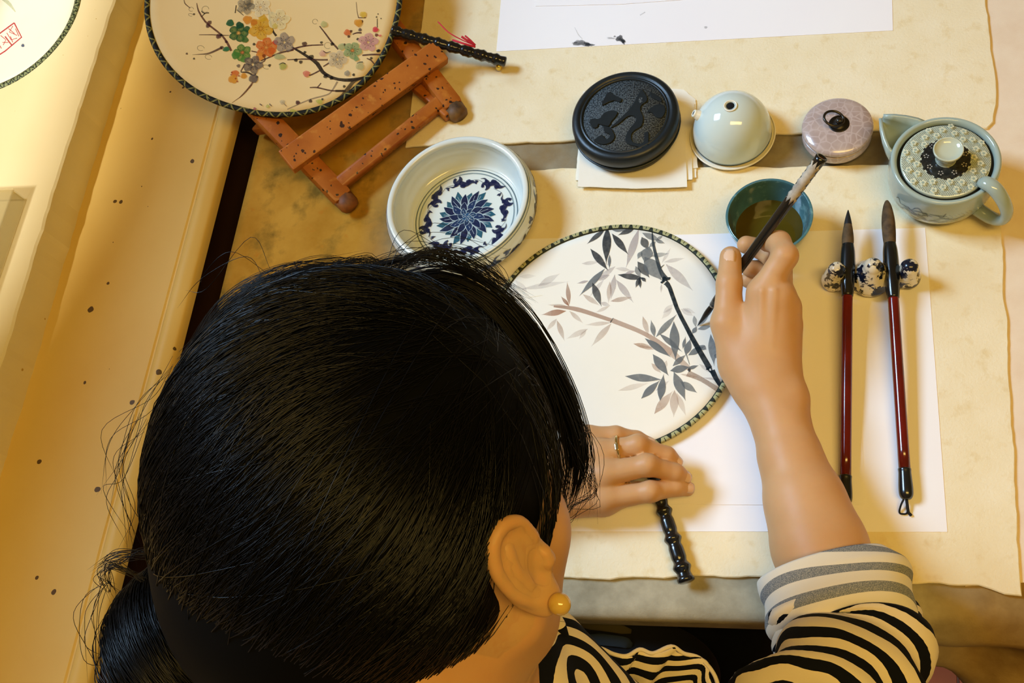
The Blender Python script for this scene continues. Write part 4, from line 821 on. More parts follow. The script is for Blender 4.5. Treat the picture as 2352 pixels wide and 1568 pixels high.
RA, RB_ = at(1905, 652, FH), at(2092, 645, FH); rx = nrm(RB_-RA); ry = np.cross([0, 0, 1.], rx); RL = np.linalg.norm(RB_-RA); RM = (RA+RB_)/2
AX = np.stack([rx, ry, [0, 0, 1.]])
def rest_sdf(P):
    def e(t, r, h0=.0, lean=.0): return ell_sdf(P, RM+rx*(RL*t)+np.array([0, 0, FH+h0])-np.array([0, 0, FH]), AX, r)
    d = smin(cone_sdf(P, RM-rx*RL*.45+[0, 0, .008], RM-rx*RL*.43+[0, 0, .0245], .0098, .0072), cone_sdf(P, RM+[0, 0, .010], RM+[0, 0, .0290], .0165, .0072), .004); d = smin(d, cone_sdf(P, RM+rx*RL*.45+[0, 0, .008], RM+rx*RL*.44+[0, 0, .0245], .0098, .0072), .004)
    d = smin(d, cone_sdf(P, RM-rx*RL*.46+[0, 0, .0055], RM+rx*RL*.46+[0, 0, .0055], .0075, .0075), .004)
    d = smin(d, e(-.23, (.012, .0095, .014), .002), .003); d = smin(d, e(.23, (.012, .0095, .014), .002), .003)
    return np.maximum(d, FH+.0001-P[:, 2])
V, Fc = surface_nets(rest_sdf, RM-np.array([.055, .03, .006]), RM+np.array([.055, .03, .045]), .0009)
br = obj('brush_rest', V, Fc, M); tag(br, 'white and blue splashed porcelain mountain-shaped brush rest on white paper', 'brush rest')
M_bris = mat('brown_bristle', '6d5638', .7, .3, c2='33281a', nscale=120, bump=.5, bscale=900, bdist=.0006)
M_red = mat('red_lacquer_handle', '6e1410', .18, .5, coat=.5, c2='521008', nscale=45)
def big_brush(label, tip_px, end_px, tip_h, end_h, blen, tipped, fer, cap0):
    a, e_ = at(*tip_px, tip_h), at(*end_px, end_h); d = nrm(e_-a); L_ = np.linalg.norm(e_-a)
    t = thing('writing_brush', label, 'brush', (e_[0], e_[1], FH))
    if tipped: bp_ = [(0, 0), (.0004, .001), (.0018, .007), (.0036, .016), (.0046, .024), (.0047, .030), (.0040, blen)]
    else: bp_ = [(0, 0), (.0014, .0008), (.0034, .006), (.0050, .016), (.0054, .026), (.0050, .036), (.0044, blen)]
    obj('bristles', *lathe(smooth_prof(bp_, 36), a, 24, d), M_bris, t)
    if tipped: obj('bristle_tip', *lathe(smooth_prof([(0, -.0002), (.0006, .001), (.0021, .007), (.0032, .013), (.0030, .014)], 20), a, 20, d), mat('black_bristle', '15110d', .6), t)
    f0 = a+d*(blen-.002); Lf = fer
    obj('ferrule', *lathe(smooth_prof([(0, 0), (.0044, 0), (.0050, .0015), (.0058, .008), (.0062, .022), (.0060, Lf*.6), (.0054, Lf*.85), (.0046, Lf)], 40), f0, 28, d), M_lac, t)
    s0 = f0+d*(Lf-.001); Ls = L_-blen-Lf-cap0
    obj('shaft', *lathe([(0, 0), (.0043, 0), (.0043, .002)]+[(.0043, z) for z in np.linspace(.004, Ls, 10)]+[(0, Ls)], s0, 28, d), M_red, t)
    c0 = s0+d*(Ls-.001)
    cp = obj('end_cap', *lathe(smooth_prof([(0, 0), (.0045, 0), (.0047, .004), (.0053, cap0*.6), (.0050, cap0*.85), (.0030, cap0*.98), (0, cap0)], 30), c0, 24, d), M_lac, t)
    return t, c0, d, cp
b1t, c0, d1, cp1 = big_brush('red-shafted writing brush with pointed dark tip, next to the forearm', (1948, 482), (1941, 1172), .0265, .0105, .0335, True, .046, .023)
obj('hanging_loop', *tube(spline([c0+d1*.021, at(1958, 1192, .009), at(1972, 1206, .008), at(1976, 1224, .006), at(1970, 1240, .006), at(1955, 1232, .006), at(1946, 1200, .008)], 36), .0014, 8), mat('black_cord', '0c0b0b', .8), cp1)
b2t, c0, d2, cp2 = big_brush('red-shafted writing brush with thick blunt brown bristles, next to the teapot', (2037, 460), (2083, 1160), .0275, .0105, .041, False, .048, .024)
obj('hanging_loop', *merge([tube(spline([c0+d2*.020, at(2070, 1158, .009), at(2066, 1176, .006), at(2074, 1180, .006), at(2084, 1176, .006), c0+d2*.024], 26), .0007, 8), tube(spline([c0+d2*.022, at(2086, 1174, .007), at(2090, 1180, .006), at(2093, 1184, .006)], 10), .0011, 8)]), mat('black_cord', '0c0b0b', .8), cp2)
# slim brush in the painter's right hand
HB0, HB1 = at(1603, 747, FB[2]+.0012), at(1888, 360, .140); hbd = nrm(HB1-HB0); hbl = np.linalg.norm(HB1-HB0)
ht = thing('painting_brush', 'slim black brush held in the right hand over the bamboo fan', 'brush', HB0)
obj('bristles', *lathe(smooth_prof([(0, 0), (.0004, .001), (.0013, .006), (.0023, .013), (.0025, .018), (.0021, .0235), (.0019, .026)], 34), HB0, 20, hbd), mat('wet_black_bristle', '0a0c0f', .25, .6), ht)
obj('bristle_band', *lathe([(.0, .0225), (.0024, .0225), (.0026, .0235), (.0025, .0250), (0, .0250)], HB0, 18, hbd), mat('pale_band', '8a8578', .6), ht)
obj('shaft', *lathe([(0, .024), (.0030, .024), (.0035, .030), (.0038, .045), (.0040, .08), (.0042, hbl-.012), (.0046, hbl-.003), (.0046, hbl), (.0034, hbl), (.0032, hbl-.002), (0, hbl-.002)], HB0, 24, hbd), M_lac, ht)
obj('shaft_end', *lathe([(0, hbl-.0018), (.0033, hbl-.0018), (.0033, hbl-.0012), (0, hbl-.0012)], HB0, 20, hbd), mat('raw_bamboo', '6a4420', .7), ht)
# torn pale paper label near the upper end
lx = nrm(np.cross(hbd, [0, 0, 1.])); ly = np.cross(lx, hbd); V, Fc = [], []
zs = np.linspace(hbl-.040, hbl-.006, 18); ang = np.linspace(.9, 2.9, 7)
for i, z in enumerate(zs):
    for j, a in enumerate(ang):
        q = a if 0 < j < 6 else a+.35*math.sin(i*2.1+j)
        V.append(HB0+hbd*(z+(.003*math.sin(j*2.7) if i in (0, len(zs)-1) else 0))+.00475*(math.cos(q)*lx*-1+math.sin(q)*ly))
Fc = [(i*7+j, i*7+j+1, (i+1)*7+j+1, (i+1)*7+j) for i in range(17) for j in range(6)]
o = obj('paper_label', V, Fc, mat('torn_label', 'cfc4b0', .7, c2='8a7f70', nscale=150), ht); s2 = o.modifiers.new('thick', 'SOLIDIFY'); s2.thickness = .0002
# clear box on the sill, only its corner in view
bx = thing('plastic_box', 'clear yellowish plastic box standing on the window sill', 'box', at(-60, 470, .062))
c_ = at(34, 438, .080); M_cl = mat('clear_plastic', 'f4e8b4', .15, .5, alpha=.22)
for q in ([(-.11, -.13), (-.11, -.10)],):
    V, Fc = merge([slab(c_[0]-.11, c_[0], c_[1]-.17, c_[1], .0625, .064), slab(c_[0]-.002, c_[0], c_[1]-.17, c_[1], .064, .082), slab(c_[0]-.11, c_[0]-.108, c_[1]-.17, c_[1], .064, .082), slab(c_[0]-.108, c_[0]-.002, c_[1]-.002, c_[1], .064, .082), slab(c_[0]-.108, c_[0]-.002, c_[1]-.17, c_[1]-.168, .064, .082)])
    obj('tray', V, Fc, M_cl, bx, smooth=False)
obj('lid', *slab(c_[0]-.112, c_[0]+.001, c_[1]-.171, c_[1]+.001, .082, .0835), M_cl, bx, smooth=False)
# ------------------------------------------------------------------ the painter
def chain(P, pts, rads, k):
    d = None
    for i in range(len(pts)-1):
        q = cone_sdf(P, pts[i], pts[i+1], rads[i], rads[i+1]); d = q if d is None else smin(d, q, k)
    return d
A = lambda *q: at(*q)
HC = np.array([-.187, .102, .352]); hr = nrm([1, 0, .38]); _u0 = nrm(np.array([0, 0, 1.])-hr*hr[2]); _f0 = np.cross(_u0, hr); _c, _s = math.cos(math.radians(52)), math.sin(math.radians(52))
hf, hu = _c*_f0-_s*_u0, _c*_u0+_s*_f0; HAX = np.stack([hf, hr, hu])
hl_ = lambda f, r, u: HC+hf*f+hr*r+hu*u
NB = np.array([-.182, .012, .185])           # base of the neck
SR, SL = np.array([.000, -.095, .120]), np.array([-.352, -.085, .110])
ER, EL = A(1968, 1498, .058), np.array([-.385, .085, .048])
PV = np.array([-.175, -.27, -.20])
sp_ax = nrm(NB-PV); fr_ax = nrm(np.cross(sp_ax, [1, 0, 0])); fr_ax = fr_ax if fr_ax[1] > 0 else -fr_ax
TAX = np.stack([[1, 0, 0], fr_ax, sp_ax])
# right hand: finger joints
RW = A(1757, 888, .043)
RF = dict(index=([A(1752, 672, .074), A(1803, 588, .089), A(1789, 556, .082), A(1764, 556, .073)], [.0108, .0098, .0088, .0078]),
          middle=([A(1787, 680, .074), A(1792, 606, .056), A(1757, 574, .050), A(1714, 562, .056)], [.0112, .0096, .0086, .0074]),
          ring=([A(1803, 708, .064), A(1790, 640, .038), A(1752, 620, .030), A(1722, 616, .036)], [.0105, .0090, .0080, .0070]),
          little=([A(1806, 748, .052), A(1788, 690, .028), A(1750, 660, .021), A(1716, 643, .024)], [.0095, .0080, .0070, .0062]))
RT_ = ([A(1706, 836, .046), A(1672, 742, .060), A(1675, 650, .068), A(1678, 590, .068)], [.0150, .0122, .0097, .0086])
def right_arm(P):
    d = chain(P, [ER, A(1880, 1250, .044), A(1848, 1150, .043), A(1815, 1050, .043), A(1790, 960, .043), A(1765, 900, .044)], [.036, .0315, .0272, .0213, .0198, .0205], .012)
    w2 = A(1735, 880, .044); w3 = A(1786, 876, .042)
    palm = None
    for nme, w in (('index', w2), ('middle', RW), ('ring', w3), ('little', w3)):
        q = cone_sdf(P, w, RF[nme][0][0], .0150, .0118 if nme != 'little' else .0105); palm = q if palm is None else smin(palm, q, .010)
    palm = smin(palm, chain(P, [A(1740, 860, .040), RT_[0][0], RT_[0][1]], [.018, .0165, .0125], .012), .014)
    d = smin(d, palm, .018)
    d = smin(d, chain(P, *RT_, .004), .0045)
    fg = None
    for nme in ('index', 'middle', 'ring', 'little'): q = chain(P, *RF[nme], .003); fg = q if fg is None else smin(fg, q, .0012)
    d = smin(d, fg, .006)
    for p, q, r in ((A(1778, 668, .0862), A(1771, 800, .0665), .0026), (A(1750, 668, .0862), A(1750, 790, .0680), .0016), (A(1800, 700, .0760), A(1788, 800, .0610), .0014)): d = smin(d, cone_sdf(P, p, q, r, r*.6), .0035)   # tendons
    d = smin(d, cone_sdf(P, A(1822, 905, .050), A(1826, 912, .049), .008, .008), .012)   # wrist bone
    return d
LF_ = dict(index=([A(1392, 1143, .034), A(1494, 1129, .0345), A(1553, 1118, .0255), A(1578, 1122, .0205)], [.0100, .0078, .0070, .0060]),
           middle=([A(1388, 1088, .041), A(1489, 1068, .0425), A(1551, 1086, .031), A(1570, 1096, .0255)], [.0104, .0081, .0072, .0061]),
           ring=([A(1378, 1038, .039), A(1466, 1022, .0405), A(1532, 1046, .030), A(1551, 1061, .0250)], [.0098, .0077, .0069, .0058]),
           little=([A(1348, 1004, .033), A(1415, 998, .0325), A(1462, 1007, .0245), A(1492, 1018, .0205)], [.0090, .0069, .0061, .0052]))
LW = A(1262, 1098, .036)
def left_arm(P):
    d = chain(P, [EL, np.array([-.30, .135, .046]), A(1215, 1100, .038), LW], [.040, .034, .0225, .0208], .012)
    palm = None
    for nme, w in (('index', A(1275, 1130, .035)), ('middle', LW), ('ring', A(1268, 1080, .036)), ('little', A(1268, 1065, .034))):
        q = cone_sdf(P, w, LF_[nme][0][0], .0150, LF_[nme][1][0]*1.02); palm = q if palm is None else smin(palm, q, .010)
    d = smin(d, palm, .014)
    fg = None
    for nme in LF_: q = chain(P, *LF_[nme], .003); fg = q if fg is None else smin(fg, q, .0006)
    d = smin(d, fg, .0055)
    d = smin(d, chain(P, [A(1310, 1150, .030), A(1385, 1150, .024), A(1455, 1132, .0175), A(1500, 1125, .0172)], [.014, .0115, .0085, .0070], .005), .008)   # thumb tucked under
    for k, nme in enumerate(('index', 'middle', 'ring')):     # knuckles
        p = LF_[nme][0]; d = smin(d, cone_sdf(P, p[1]+[0, 0, .003], p[1]+[0, 0, .0032], .0062, .0062), .006)
    return d
# ear
EC = hl_(-.010, .083, -.034); _dp = (EC-CAM)@FW; EC = CAM+(FW+RT*(1216-CX)/FPX+UP*(CY-1288)/FPX)*_dp; ea = nrm(hu*.95-hf*.22); en = nrm(hr*.62+nrm(CAM-EC)*.62); en = nrm(en-ea*(en@ea)); eb = np.cross(en, ea); eb = eb if eb@hf < 0 else -eb
ES = .76; EAX = np.stack([ea, eb, en]); el = lambda a, b, n=0: EC+(ea*a+eb*b+en*n)*ES
def ear_sdf(P):
    d = ell_sdf(P, el(0, .005, 0), EAX, (.0232, .0135, .0040))
    rim = [el(.012, -.008, .002), el(.026, -.003, .003), el(.031, .008, .0035), el(.026, .018, .004), el(.013, .0225, .004), el(-.002, .0205, .0035), el(-.014, .0150, .003), el(-.022, .008, .002)]
    rim = spline(rim, 28); d = smin(d, chain(P, rim, np.interp(np.linspace(0, 1, len(rim)), [0, .3, .7, 1], [.0022, .0032, .0030, .0024]), .001), .0025)
    ah = spline([el(.018, .011, .003), el(.004, .0125, .004), el(-.010, .0085, .003)], 14); d = smin(d, chain(P, ah, np.full(len(ah), .0024), .001), .003)
    d = smin(d, ell_sdf(P, el(-.026, .001, .001), EAX, (.0080, .0072, .0044)), .005)
    d = np.maximum(d, -(ell_sdf(P, el(-.004, -.002, .007), EAX, (.010, .0062, .0052))))
    return smin(d, cone_sdf(P, el(-.005, -.0095, .002), el(-.001, -.0095, .003), .0038, .003), .004)
def head_sdf(P):
    d = ell_sdf(P, hl_(-.004, 0, .004), HAX, (.093, .075, .092))
    d = smin(d, ell_sdf(P, hl_(.030, 0, -.052), HAX, (.058, .065, .070)), .03)
    d = smin(d, cone_sdf(P, hl_(.062, 0, -.110), hl_(.056, 0, -.098), .016, .022), .02)          # chin
    for s in (-1, 1):
        d = smin(d, cone_sdf(P, hl_(.004, s*.058, -.070), hl_(.052, s*.022, -.106), .014, .014), .018)    # jaw
        d = smin(d, cone_sdf(P, hl_(.054, s*.043, -.045), hl_(.040, s*.056, -.042), .016, .014), .02)    # cheek bone
        d = -smin(-d, ell_sdf(P, hl_(.092, s*.031, -.022), HAX, (.010, .016, .010)), .008)               # eye socket
        d = smin(d, ell_sdf(P, hl_(.0765, s*.031, -.024), HAX, (.0125, .0135, .0105)), .003)             # lids
        d = smin(d, cone_sdf(P, hl_(.083, s*.014, -.010), hl_(.080, s*.042, -.009), .006, .005), .008)   # brow
    d = smin(d, chain(P, [hl_(.086, 0, -.018), hl_(.096, 0, -.040), hl_(.104, 0, -.055)], [.006, .0065, .0085], .004), .008)   # nose
    for s in (-1, 1): d = smin(d, cone_sdf(P, hl_(.094, s*.009, -.057), hl_(.092, s*.010, -.058), .006, .006), .005)
    for z in (-.077, -.086): d = smin(d, chain(P, [hl_(.084, -.019, z), hl_(.0905, 0, z), hl_(.084, .019, z)], [.0032, .0055, .0032], .003), .003)   # lips
    d = smin(d, chain(P, [hl_(-.020, 0, -.050), hl_(-.030, 0, -.110), NB], [.052, .050, .058], .02), .02)   # neck
    lx = P-np.asarray(HC, np.float32); lft = np.asarray(hl_(-.010, -.078, -.034), np.float32)
    d = smin(d, ell_sdf(P, hl_(-.016, -.080, -.034), np.stack([hf, hr, hu]), (.015, .006, .028)), .006)
    d = smin(d, cone_sdf(P, hl_(-.002, .058, -.036), EC-en*.010, .022, .012), .012)
    return smin(d, ear_sdf(P), .004)
def torso_sdf(P):
    ch = NB*.45+PV*.55
    d = ell_sdf(P, NB-sp_ax*.15+fr_ax*.0, TAX, (.150, .088, .185)); d = smin(d, ell_sdf(P, PV+sp_ax*.03, TAX, (.165, .115, .16)), .08)
    d = smin(d, ell_sdf(P, NB*.5+PV*.5, TAX, (.130, .092, .20)), .06)
    for s, b in ((SR, ER), (SL, EL)):
        d = smin(d, chain(P, [NB-sp_ax*.035, s, b], [.050, .052, .036], .03), .04)
    d = smin(d, cone_sdf(P, NB-sp_ax*.03, NB+sp_ax*.02, .058, .054), .04)
    for s in (-1, 1): d = smin(d, cone_sdf(P, NB-sp_ax*.17+fr_ax*.075+[s*.07, 0, 0], NB-sp_ax*.175+fr_ax*.078+[s*.07, 0, 0], .045, .045), .03)
    return d
KN = [np.array([-.26, .12, -.25]), np.array([-.08, .12, -.25])]; AN = [np.array([-.27, .06, -.67]), np.array([-.07, .06, -.67])]
def legs_sdf(P):
    d = ell_sdf(P, PV-[0, 0, .02], np.eye(3), (.175, .13, .105))
    for k_, a_ in zip(KN, AN): d = smin(d, chain(P, [PV+[np.sign(k_[0]+.17)*.085, .02, -.03], k_, a_], [.092, .064, .045], .03), .03)
    return np.maximum(d, -.40*0-.72-P[:, 2])
M_skin = mat('skin', 'd0a272', .48, .35, c2='c89664', nscale=30, sss=.18, bump=.06, bscale=900, bdist=.0004, subcol=(.010, .0035, .0018))
pr = thing('person', 'person with black hair in a bun and striped shirt, painting the bamboo fan', 'person', (-.175, -.27, -.75))
def bbox(pts, pad): P = np.array(pts); return P.min(0)-pad, P.max(0)+pad
parts = []
allR = [ER, RW, RT_[0][3], RT_[0][1]]+[p for v in RF.values() for p in v[0]]
lo, hi = bbox(allR, .024); lo[1] = .135; hi[1] += 0
parts.append(surface_nets(right_arm, (lo[0]-.01, .10, .0055), hi+[.02, 0, 0], .0013))
allL = [EL, LW]+[p for v in LF_.values() for p in v[0]]
lo, hi = bbox(allL, .022); parts.append(surface_nets(left_arm, (-.33, lo[1], .0055), hi, .0013))
lo, hi = bbox([hl_(f, r, u) for f in (-.1, .115) for r in (-.09, .105) for u in (-.13, .1)], .0); parts.append(surface_nets(head_sdf, lo-.01, hi+.01, .0030))
lo, hi = bbox([el(a, b, n) for a in (-.04, .04) for b in (-.016, .03) for n in (-.008, .016)], 0); parts.append(surface_nets(head_sdf, lo, hi, .0011))
parts.append(surface_nets(lambda P: smin(np.maximum(smin(torso_sdf(P), head_sdf(P), .02), (P-np.asarray(NB+[0, .06, .06], np.float32))@np.asarray(nrm([-.02, .55, .8]), np.float32)), legs_sdf(P), .05), (-.50, -.44, -.73), (.10, .26, .30), .0075))
V, Fc = merge(parts); obj('body', V, Fc, M_skin, pr)
body_o = pr.children[0]
# finger nails
M_nail = mat('finger_nail', 'e3bd9c', .2, .5, coat=.3)
def nail(c, d, n, w, l, name='fingernail'):
    d = nrm(d); n = nrm(np.array(n)-d*(np.array(n)@d)); s = np.cross(d, n); V, Fc = [], []
    for i, t in enumerate(np.linspace(-1, 1, 7)):
        for j, q in enumerate(np.linspace(-1, 1, 7)):
            k = math.sqrt(max(0, 1-.35*abs(t)**3)) if t > 0 else math.sqrt(max(.2, 1-.5*abs(t)**4)); V.append(c+d*l*t+s*w*q*k-n*w*.42*q*q-n*l*.10*t*t)
    Fc = [(i*7+j, i*7+j+1, (i+1)*7+j+1, (i+1)*7+j) for i in range(6) for j in range(6)]
    o = obj(name, V, Fc, M_nail, body_o); m_ = o.modifiers.new('t', 'SOLIDIFY'); m_.thickness = .0006; m_.offset = 0
vw = lambda p: nrm(CAM-p)
p = RT_[0]; nail(p[3]*.97+p[2]*.03+nrm(vw(p[3])*.9+np.array([-.30, 0, .1]))*.0096, p[3]-p[2], nrm(vw(p[3])*.9+np.array([-.35, 0, .1])), .0060, .0078)
for nme in LF_:
    p, r = LF_[nme]; dd = p[3]-p[2]; n_ = nrm(np.array([.25, 0, .9])); n_ = nrm(n_-nrm(dd)*(n_@nrm(dd))); nail(p[3]*.85+p[2]*.15+n_*r[3]*1.0, dd, n_, r[3]*.72, .0050)
# ring on the left ring finger
p = LF_['ring'][0]; q0, q1 = p[0], p[1]; rc = q0+(q1-q0)*.50; rd = nrm(q1-q0); ra_, rb_ = .0098, .0098
s_ = nrm(np.cross(rd, [0, 0, 1.])); u_ = np.cross(s_, rd); tt = np.linspace(0, 2*np.pi, 48, endpoint=False)
ro = obj('finger_ring', *tube([rc+.0099*(math.cos(a)*s_+math.sin(a)*u_) for a in tt], .0011, 8, closed=True), mat('pale_gold', 'e0cf98', .18, metal=1.0), pr); ro['label'] = 'thin pale gold ring on the left hand'
obj('ring_setting', *box(rc+.0112*nrm(u_+s_*.15), (.0026, .0052, .0014), np.stack([rd, s_, u_]), .0004), mat('pale_gold', 'e0cf98', .18), ro, smooth=False)
# pearl earring
pe = at(1257, 1316, .36); ld = el(-.027, .000, .006); pe = ld+en*.0045
eo = obj('earring', *lathe([(.0049*math.sin(t), -.0049*math.cos(t)) for t in np.linspace(0, math.pi, 20)], pe, 28), mat('golden_pearl', 'd6b45c', .14, .7, coat=.6, c2='caa44c', nscale=20), pr); eo['label'] = 'golden pearl stud in the right ear'

# ------------------------------------------------------------------ hair
def ray_pt(px, py, depth): return CAM+(FW+RT*(px-CX)/FPX+UP*(CY-py)/FPX)*depth
M_hair = mat('black_hair', '050608', .34, .30, c2='08090c', nscale=50); M_hcap = mat('black_hair_mass', '040506', .7, .08)
BUN = ray_pt(463, 1490, .485)
hn = nrm(hf*.80-hu*.60)
def hair_sdf(P):
    Pf = P-np.asarray(HC, np.float32)
    d = ell_sdf(P, hl_(-.004, .001, .006), HAX, (.103, .0855, .099))
    d = smin(d, ell_sdf(P, hl_(-.045, -.020, -.030), HAX, (.055, .055, .055)), .03)
    cut = Pf@np.asarray(hn, np.float32)-.034
    d = -smin(-d, -cut, .012)
    e = cone_sdf(P, el(.000, .000, .012), el(-.060, -.010, .004), .0245, .025)
    d = -smin(-d, e, .008)
    return d
bax = nrm(BUN-HC); bx1 = nrm(np.cross(bax, hu)); BAX = np.stack([bax, bx1, np.cross(bax, bx1)])
def bun_sdf(P): return smin(ell_sdf(P, BUN, BAX, (.036, .047, .047)), ell_sdf(P, BUN+bax*.010, BAX, (.030, .038, .038)), .01)
V, Fc = surface_nets(hair_sdf, HC-.135, HC+.135, .0035); hair_o = obj('hair', V, Fc, M_hcap, pr)
V, Fc = surface_nets(bun_sdf, BUN-.062, BUN+.062, .003); bun_o = obj('hair_bun', V, Fc, M_hcap, pr)
def strands(name, paths, rad, parent, m_):
    """each path (k,3) becomes a fine three-sided tapering tube; all joined"""
    VV, FF, n = [], [], 0
    for P, r in zip(paths, rad):
        k = len(P); tg = np.gradient(P, axis=0); tg /= np.linalg.norm(tg, axis=1)[:, None]+1e-12
        a = np.cross(tg, [.31, .57, .76]); a /= np.linalg.norm(a, axis=1)[:, None]+1e-12; b_ = np.cross(tg, a)
        rr = r*np.clip(np.minimum(np.linspace(.6, 3, k), np.linspace(4, .15, k)), 0, 1)
        ring = [P+rr[:, None]*(math.cos(t)*a+math.sin(t)*b_) for t in (0, 2.094, 4.189)]
        VV.append(np.stack(ring, 1).reshape(-1, 3)); i = np.arange(k-1)[:, None]*3; j = np.arange(3)[None]; j2 = (j+1) % 3
        FF.append((np.stack([i+j, i+j2, i+3+j2, i+3+j], -1).reshape(-1, 4))+n); n += 3*k
    o = obj(name, np.concatenate(VV), np.concatenate(FF), m_, parent); o['kind'] = 'stuff'; return o
g = np.random.default_rng(11)
EA = np.array([.1045, .0870, .1005]); E0 = hl_(-.004, .001, .006)
bl_ = np.array([(BUN-E0)@hf, (BUN-E0)@hr, (BUN-E0)@hu]); bd = nrm(bl_/EA)
paths, rads = [], []
n_try = 0
while len(paths) < 5200:
    s = nrm(g.normal(size=3)); n_try += 1
    pl_ = s*EA
    if pl_@np.array([hn@hf, hn@hr, hn@hu]) > .046 or s@bd > .93: continue
    bdi = nrm(bd+g.normal(size=3)*.16)
    w = math.acos(np.clip(s@bdi, -1, 1)); k = 12; end = g.uniform(.72, 1.10); t = np.linspace(0, end, k)
    q = (np.sin((1-t)*w)[:, None]*s+np.sin(t*w)[:, None]*bdi)/math.sin(w)
    lift = 1+.002+abs(g.normal())*.006*np.sin(np.pi*np.linspace(0, 1, k))+g.normal()*.002; wob = g.normal(size=3)*.012
    q = q+wob*np.sin(np.pi*np.linspace(0, 1, k)*g.uniform(.7, 2))[:, None]; q /= np.linalg.norm(q, axis=1)[:, None]
    L3 = q*EA*np.asarray(lift).reshape(-1, 1) if np.ndim(lift) else q*EA*lift
    W3 = E0+L3[:, :1]*hf+L3[:, 1:2]*hr+L3[:, 2:]*hu
    if np.min(np.linalg.norm(W3-el(-.006, .002, .008), axis=1)) < .0215: continue
    paths.append(W3); rads.append(.00026)
strands('hair_strands', paths, rads, hair_o, M_hair)
# loose fringe sweeping round to the right side of the face
paths, rads = [], []
G1 = [(860, 668, .505), (1000, 640, .500), (1120, 690, .500), (1205, 775, .505), (1265, 870, .512), (1308, 970, .520), (1326, 1050, .528), (1318, 1120, .535), (1296, 1190, .540)]
G2 = [(930, 690, .490), (1060, 690, .490), (1150, 770, .492), (1215, 870, .496), (1250, 960, .502), (1272, 1060, .508), (1290, 1140, .515), (1297, 1195, .522)]
for G0, n, sp0, sp1_ in ((G1, 330, 40, 11), (G2, 110, 44, 12)):
    for i in range(n):
        o_ = g.normal(); t0 = g.uniform(0, .25); e1 = g.uniform(.62, 1.0); off = g.normal()*.004; j_ = g.normal(size=2)*5
        pts = []
        for q, (x, y, d_) in enumerate(G0):
            t = q/(len(G0)-1); sp_w = sp0*(1-t)**1.0+sp1_*t+6
            nx_, ny_ = (.75, -.66) if t < .5 else (1.0, -.05)
            wv = 7*math.sin(t*9+o_*2)
            pts.append(ray_pt(x+nx_*o_*sp_w*.55+j_[0]+wv*.4, y+ny_*o_*sp_w*.55+j_[1], d_+off))
        P = spline(pts, 24); k = len(P); P = P[int(k*t0):max(int(k*e1), int(k*t0)+5)]; paths.append(P); rads.append(.00028)
strands('fringe', paths, rads, hair_o, M_hair)
# fly-away hairs
paths, rads = [], []
def fly(pts, n, jit, r=.00016, dj=.006):
    for i in range(n):
        e = g.normal(size=(len(pts), 2))*jit*np.linspace(.5, 1.2, len(pts))[:, None]; dd = g.normal()*dj
        paths.append(spline([ray_pt(x+e[q, 0], y+e[q, 1], d_+dd) for q, (x, y, d_) in enumerate(pts)], 18)); rads.append(r)
fly([(480, 740, .50), (600, 650, .49), (740, 610, .485), (900, 615, .485)], 46, 12); fly([(420, 820, .50), (520, 690, .49), (660, 625, .485), (820, 615, .485)], 40, 11)
fly([(780, 640, .485), (900, 600, .48), (1010, 590, .48), (1120, 650, .49)], 60, 11); fly([(720, 640, .48), (780, 605, .478), (850, 598, .478), (870, 625, .48), (820, 640, .48)], 24, 8)
fly([(900, 620, .48), (1000, 582, .48), (1100, 610, .485), (1200, 700, .50)], 50, 14); fly([(330, 960, .50), (290, 1060, .50), (285, 1160, .50), (310, 1260, .50)], 9, 22); fly([(400, 840, .50), (330, 930, .50), (280, 1010, .50), (255, 1130, .50)], 6, 18)
fly([(420, 1275, .47), (330, 1270, .468), (260, 1280, .468), (225, 1310, .47)], 26, 10); fly([(330, 1330, .46), (255, 1300, .46), (238, 1330, .46), (262, 1360, .46)], 16, 9); fly([(250, 1330, .47), (210, 1400, .47), (205, 1480, .47), (235, 1560, .47)], 8, 22)
fly([(1250, 800, .51), (1310, 930, .52), (1350, 1050, .53), (1345, 1180, .54)], 18, 16); fly([(1300, 1000, .52), (1345, 1080, .53), (1360, 1140, .535), (1310, 1170, .54), (1290, 1200, .54)], 14, 14)
fly([(620, 640, .48), (560, 570, .48), (470, 640, .485), (430, 700, .49)], 3, 20); fly([(880, 620, .48), (940, 560, .48), (1050, 545, .48), (1150, 600, .48)], 5, 22)
fly([(1215, 1180, .44), (1205, 1240, .435), (1195, 1300, .433), (1190, 1360, .435)], 7, 12, .00018, .002)
fly([(1140, 1390, .50), (1180, 1420, .50), (1230, 1440, .50), (1290, 1430, .50)], 4, 14); fly([(1120, 1440, .5), (1180, 1480, .5), (1210, 1510, .5), (1260, 1500, .5)], 4, 16)
strands('loose_hairs', paths, rads, hair_o, M_hair)
# wound strands of the bun
paths, rads = [], []
for i in range(1500):
    z0 = g.uniform(-.95, .95); rr = math.sqrt(1-z0*z0); a0 = g.uniform(0, 6.28); al_ = g.uniform(.8, 2.6); t = np.linspace(0, al_, 12)
    tilt = g.normal()*.12; lf = 1.0+abs(g.normal())*.012
    ax_ = (.0365, .0475, .0475)
    L3 = np.stack([ax_[0]*(z0+tilt*np.sin(t))*lf, ax_[1]*rr*np.cos(a0+t)*lf, ax_[2]*rr*np.sin(a0+t)*lf], 1); paths.append(BUN+L3@BAX); rads.append(.00026)
strands('bun_strands', paths, rads, bun_o, M_hair)

